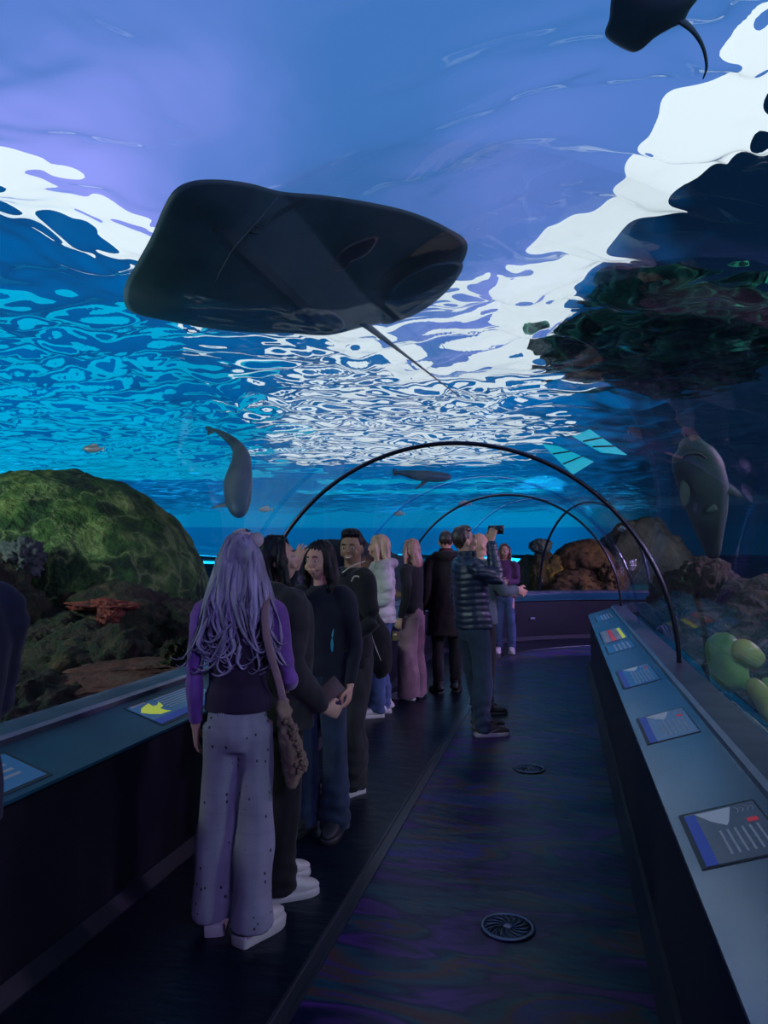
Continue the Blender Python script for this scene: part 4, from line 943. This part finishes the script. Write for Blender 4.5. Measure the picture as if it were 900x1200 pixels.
# bag of person 1
def shoulder_bag():
    s = 1.615/1.75; root = empty('shoulder_bag', tuple(p1.location), p1.rotation_euler.z, 'tan ruffled shoulder bag on a pink strap at the violet haired person\'s hip', 'bag')
    X = Matrix.Scale(s, 4)
    def fl(co, no): return .006*np_noise(co, (14, 14, 12), 3, 3)
    g = G(); g.tube([(.185,.00,1.02), (.20,.0,.94), (.215,.01,.86), (.235,.02,.77), (.245,.02,.70), (.235,.02,.645), (.215,.02,.63)], [(.016,.035), (.028,.07), (.040,.10), (.052,.12), (.055,.12), (.040,.09), (.016,.04)], n=20, up=(0,1,0), sub=4)
    bg_ = g.build('bag_body', C_tan, root, vox=.008, smooth=2, disp=fl, xf=X)
    g = G(); rs = np.random.RandomState(3)
    for k in range(60):
        t = rs.uniform(0, 1); z = .93-.22*t; x = .205+.06*t+.02*rs.uniform(0, 1); y = rs.uniform(-.07, .03)*(.6+t*.6)
        c = Vector((x+.014, y-.03, z)); a_ = rs.uniform(0, 6.28)
        g.tube([c, c+Vector((.014*math.cos(a_), -.01, .014*math.sin(a_)))*1.2, c+Vector((.022*math.cos(a_+1), .0, .018*math.sin(a_+1)))], [.007, .010, .003], n=6, sub=2)
    g.build('ruffles', C_tan, bg_, xf=X)
    g = G(); g.tube([(.205,-.02,.98), (.180,-.085,1.10), (.150,-.128,1.22), (.128,-.128,1.34), (.125,-.075,1.445), (.128,.0,1.485), (.14,.075,1.42), (.165,.10,1.25), (.20,.06,1.05), (.205,.02,.98)], [(.004,.015)]*10, n=8, up=(1,0,0), sub=4)
    g = G(); g.tube([(.205,-.02,.98), (.188,-.095,1.10), (.158,-.138,1.22), (.135,-.140,1.33), (.128,-.105,1.43), (.126,-.03,1.492), (.128,.05,1.48), (.14,.11,1.38), (.165,.14,1.22), (.205,.06,1.02)], [(.018,.004)]*10, n=8, up=(0,-1,.3), sub=5)
    g.build('strap', cloth('pink_strap', (.38, .24, .28)), root, xf=X)
shoulder_bag()

# 2: black haired person in the hooded jacket, looking up to the right
p2 = person(326, 1043, -62, 1.615, 'person with straight black hair and black hooded jacket looking up to the right', SK_A, head=(-20, 14), fem=True,
    R=dict(el=(.215, -.01, 1.12), wr=(.17, .17, .90), curl=.9, hd=(.0, .9, -.3)), top=dict(mat=C_char, name='hooded_jacket', hem=.80, arm=1.32, w=1.25, d=1.38, hood=True, fold=.007, seed=5),
    bottom=dict(mat=C_black, leg=(.095, .078, .080)), shoes=dict(mat=M_wshoe, sole=M_wsole), hair=('long', H_black, 3), legs=((-.09, .02), (.10, -.02)), toes=(.1, -.05))
# 3: long haired person with a raised hand
p3 = person(375, 975, 160, 1.60, 'long haired person in dark clothes raising one hand beside the face', SK_C, head=(-12, 0), fem=True,
    R=dict(el=(.19, .17, 1.36), wr=(.060, .21, 1.60), curl=.28, hd=(-.22, -.1, 1), pn=(-.3, -1, .1)), 
    top=dict(mat=C_dnavy, hem=.86, name='sweater', arm=1.0, fold=.005, seed=7), bottom=dict(mat=C_djean, leg=(.092, .080, .082), fold=.008), shoes=dict(mat=M_bshoe, sole=M_bshoe), hair=('long', H_black, 5))
# 4: smiling person
def piping(root, s, X, HM, o):
    M_p = principled('cream_piping', (.6, .55, .48), .6)
    G().tube([(-.150,.075,1.40), (-.190,.070,1.435), (-.222,.035,1.42), (-.245,.0,1.36), (-.252,-.01,1.29)], [.006]*5, n=6, sub=4).build('piping', M_p, o['jacket'], xf=X)
    G().tube([(.03,.125,1.40), (-.03,.105,1.44), (-.075,.055,1.49), (-.092,.0,1.515), (-.075,-.06,1.53)], [.005]*5, n=6, sub=4).build('piping', M_p, o['jacket'], xf=X)
    G().tube([(-.07,.085,1.43), (-.03,.10,1.45), (.03,.10,1.45), (.07,.06,1.475)], [.012]*4, n=8, sub=2).build('collar', C_black, o['jacket'], xf=X)
p4 = person(412, 925, 118, 1.685, 'smiling person with short black hair and black jacket with cream piping', SK_B, head=(48, -4), smile=True,
    R=dict(el=(.225, -.05, 1.14), wr=(.20, .10, .93), curl=.7), L=dict(el=(-.23, -.03, 1.13), wr=(-.17, .18, .98), hd=(.3, .9, 0)),
    top=dict(mat=C_black, hem=.82, arm=1.12, w=1.05, d=1.1, fold=.006, seed=9), bottom=dict(mat=C_char, leg=(.105, .090, .078), fold=.009), shoes=dict(mat=M_bshoe, sole=M_wsole, logo=M_tick, L=.29),
    hair=('short', H_black, 4), legs=((-.10, .04), (.10, -.02)), toes=(.2, -.1), extra=piping)
# 5: blonde in pale puffer
p5 = person(445, 838, 98, 1.69, 'blonde person in a pale grey puffer jacket and blue jeans', SK_C, head=(-8, 2), fem=True,
    R=dict(el=(.22, -.06, 1.15), wr=(.15, .15, 1.10), hd=(-.4, .8, 0)), L=dict(el=(-.22, -.05, 1.15), wr=(-.13, .16, 1.08), hd=(.4, .8, 0)),
    top=dict(mat=C_puff, name='puffer_jacket', hem=.90, arm=1.30, w=1.15, d=1.25, hood=True, puff=(.012, .095), fold=.004, seed=2), bottom=dict(mat=C_jean, leg=(.092, .078, .078), fold=.007), shoes=dict(mat=M_wshoe, sole=M_wsole),
    hair=('bob', H_blond, 7), legs=((-.09, .05), (.09, -.05)))
# 6: strawberry blonde
p6 = person(483, 818, 62, 1.66, 'person with strawberry blond bob, dark sweater and wide mauve trousers', SK_A, head=(0, 0), fem=True, face=False,
    top=dict(mat=C_black, name='sweater', hem=.93, arm=.95, fold=.003, seed=4), bottom=dict(mat=C_mauve, leg=(.104, .108, .125), hemz=.03, fold=.006, stack=.2), shoes=dict(mat=M_wshoe, sole=M_wsole), hair=('bob', H_straw, 9), R=dict(el=(.19, .03, 1.13), wr=(.10, .18, 1.12), hd=(-.6, .6, 0)))
# 7: long black coat, seen from behind
def scarf(root, s, X, HM, o): G().tube([(0,-.005,1.455), (0,-.008,1.50), (0,-.004,1.545)], [(.090,.088), (.082,.080), (.074,.074)], n=20, up=(0,1,0), sub=3).build('scarf', C_burg, root, xf=X)
p7 = person(523, 812, 8, 1.765, 'tall person in a long black coat with burgundy scarf seen from behind', SK_C, head=(-6, 0), face=False,
    top=dict(mat=C_coat, name='coat', hem=.62, arm=1.15, w=1.12, d=1.15, flare=1.12, hood=True, fold=.006, seed=6), bottom=dict(mat=C_black, leg=(.088, .066, .058)), shoes=dict(mat=M_bshoe, sole=M_bshoe, L=.29), hair=('crew', H_brown, 2), extra=scarf, legs=((-.10, -.05), (.11, .02)), toes=(.15, -.4))
# 8: phone holder
p8 = person(566, 859, -72, 1.745, 'person in navy quilted jacket and jeans holding a phone up high', SK_C, head=(-4, 12),
    R=dict(el=(.225, .15, 1.30), wr=(.14, .165, 1.625), hd=(-.05, .30, 1), pn=(-.6, .8, 0), curl=.75), 
    top=dict(mat=C_npuff, name='quilted_jacket', hem=.88, arm=1.15, w=1.10, d=1.22, collar=.01, puff=(.008, .052), fold=.003, seed=8), bottom=dict(mat=C_djean, leg=(.098, .084, .074), fold=.009), shoes=dict(mat=M_brshoe, sole=M_wsole, logo=M_tick, L=.30), hair=('short', H_brown, 6), legs=((-.10, .05), (.10, -.03)), toes=(.05, -.15), lean=-.09)
# 9: bald person beyond the phone holder
p9 = person(0, 0, -75, 1.715, 'bald person in slate jacket mostly hidden behind the phone holder', SK_C, head=(-4, 18),
    L=dict(el=(-.21, .12, 1.18), wr=(-.14, .30, 1.17), hd=(.2, .9, -.4)), R=dict(el=(.20, .13, 1.18), wr=(.13, .30, 1.20), hd=(-.1, .9, -.5), curl=.5),
    top=dict(mat=C_teal, hem=.86, arm=1.1, w=1.05, d=1.1, collar=.0, fold=.005, seed=12), bottom=dict(mat=C_black), shoes=dict(mat=M_bshoe, sole=M_bshoe), pos=at(566, 680, 6.95))
# 10: auburn haired person at the far end
p10 = person(592, 765, 165, 1.64, 'auburn haired person in purple cardigan and jeans at the end of the tunnel', SK_C, head=(14, 8), fem=True, smile=True,
    R=dict(el=(.20, .02, 1.15), wr=(.05, .19, 1.15), hd=(-.9, .2, 0)), L=dict(el=(-.20, .02, 1.15), wr=(-.05, .20, 1.12), hd=(.9, .2, 0)),
    top=dict(mat=C_card, name='cardigan', hem=.90, arm=1.05, fold=.004, seed=3), bottom=dict(mat=C_jean, leg=(.088, .074, .070)), shoes=dict(mat=M_wshoe, sole=M_wsole), hair=('long', H_red, 3))
# 0: person leaning in at the left edge
p0_ = person(0, 0, 60, 1.72, 'person in dark navy clothes whose shoulder enters at the left edge', SK_A, head=(0, -10), face=False,
    top=dict(mat=C_navy, hem=.84, arm=1.1, w=1.08, d=1.1, fold=.004, seed=14), bottom=dict(mat=C_black), shoes=dict(mat=M_bshoe, sole=M_bshoe), hair=('short', H_black, 8), pos=at(-75, 700, 1.88), R=dict(el=(.21, .06, 1.14), wr=(.12, .25, 1.0)))
bpy.context.view_layer.update()

# things the people hold
M_phone = principled('phone_black', (.01, .01, .012), .25); M_brown2 = principled('brown_case', (.10, .055, .05), .5); M_glow = principled('lens_glow', (.5, .05, .05), .3, emit=(.9, .12, .12), estr=.8)
def phone(M, label, case, lens, w=.076, hgt=.155, t=.010):
    root = empty('phone', M.translation, 0, label, 'phone'); R_ = M.to_3x3().to_4x4()
    G().box((-w/2, -hgt/2, -t/2), (w/2, hgt/2, t/2), R_).build('case', case, root, bevel=.004)
    G().box((-w/2+.004, -hgt/2+.005, t/2-.001), (w/2-.004, hgt/2-.005, t/2+.0008), R_).build('screen', M_phone, root)
    for q in (0, 1): G().ball(R_ @ Vector((-w/2+.018, hgt/2-.02-q*.022, -t/2-.001)), .007).build('lens', lens, root)
    return root
def wpt(p, v, s): return p.matrix_world @ (Vector(v)*s)
sc8 = 1.745/1.75; hz = 1.625+.085
c8 = p8.matrix_world @ Vector(((.13-.012)*sc8, (.165+.065-.09*hz)*sc8, (hz+.012)*sc8))
phone(Matrix.Translation(c8) @ Matrix.Rotation(YAW-rad(40), 4, 'Z') @ Matrix.Rotation(rad(80), 4, 'X') @ Matrix.Rotation(rad(90), 4, 'Z'), 'black phone held sideways high in the raised hand', M_phone, M_iris)
phone(Matrix.Translation(at(384, 812, 3.42)) @ Matrix.Rotation(YAW, 4, 'Z') @ Matrix.Rotation(rad(-105), 4, 'X') @ Matrix.Rotation(rad(50), 4, 'Z'), 'brown cased phone with small red light held low beside the hooded jacket', M_brown2, M_glow, .085, .15)
# black bag on the back of the smiling person
c = at(437, 752, 4.85); root = empty('backpack', (c.x, c.y, c.z), YAW, 'black soft bag with a pale zip behind the smiling person', 'bag')
def bd(co, no): return .006*np_noise(co, (6, 6, 5), 6, 3)
G().tube([(-.01,0,.20), (.0,0,.14), (.02,0,.0), (.025,0,-.10), (.02,0,-.17), (.0,0,-.19)], [(.03,.03), (.07,.06), (.10,.08), (.115,.09), (.10,.08), (.05,.04)], n=20, up=(0,1,0), sub=4).build('bag_body', C_black, root, vox=.01, smooth=3, disp=bd)
G().tube([(-.02,-.075,.11), (.0,-.092,.03), (.03,-.102,-.05), (.055,-.100,-.11)], [.003]*4, n=6, sub=3).build('zip', principled('pale_zip', (.5, .47, .42), .5), root)
G().tube([(-.02,-.03,.18), (-.10,-.09,.30), (-.16,-.06,.42), (-.17,.05,.44)], [(.014,.004)]*4, n=8, sub=4).build('strap', C_black, root)
# little belt bag of the blonde person
c = at(463, 745, 6.75); root = empty('handbag', (c.x, c.y, c.z), YAW, 'small ornate handbag hanging at the hip of the blonde person', 'bag')
G().tube([(0,0,.04), (0,0,.0), (0,0,-.045)], [(.035,.018), (.045,.022), (.038,.02)], n=18, up=(0,1,0), sub=3).build('bag_body', cloth('olive_bag', (.10, .09, .05)), root)
G().ball((0,-.022,.012), (.014,.006,.012)).build('clasp', principled('brass_clasp', (.5, .4, .2), .3, .8), root)
G().tube([(-.03,0,.04), (-.02,0,.10), (.0,.02,.16)], [.004]*3, n=6, sub=3).build('strap', C_black, root)
# teal lanyard of the raised-hand person
G().tube([at(391, 735, 3.95), at(389.5, 745, 3.93), at(389, 755, 3.93), at(389, 764, 3.93)], [(.004,.002), (.006,.002), (.008,.002), (.005,.002)], n=6, sub=2).build('lanyard', principled('teal_ribbon', (.03, .35, .50), .5))
tag(bpy.data.objects['lanyard'], 'teal ribbon hanging between the long haired person and the smiling person', 'lanyard')
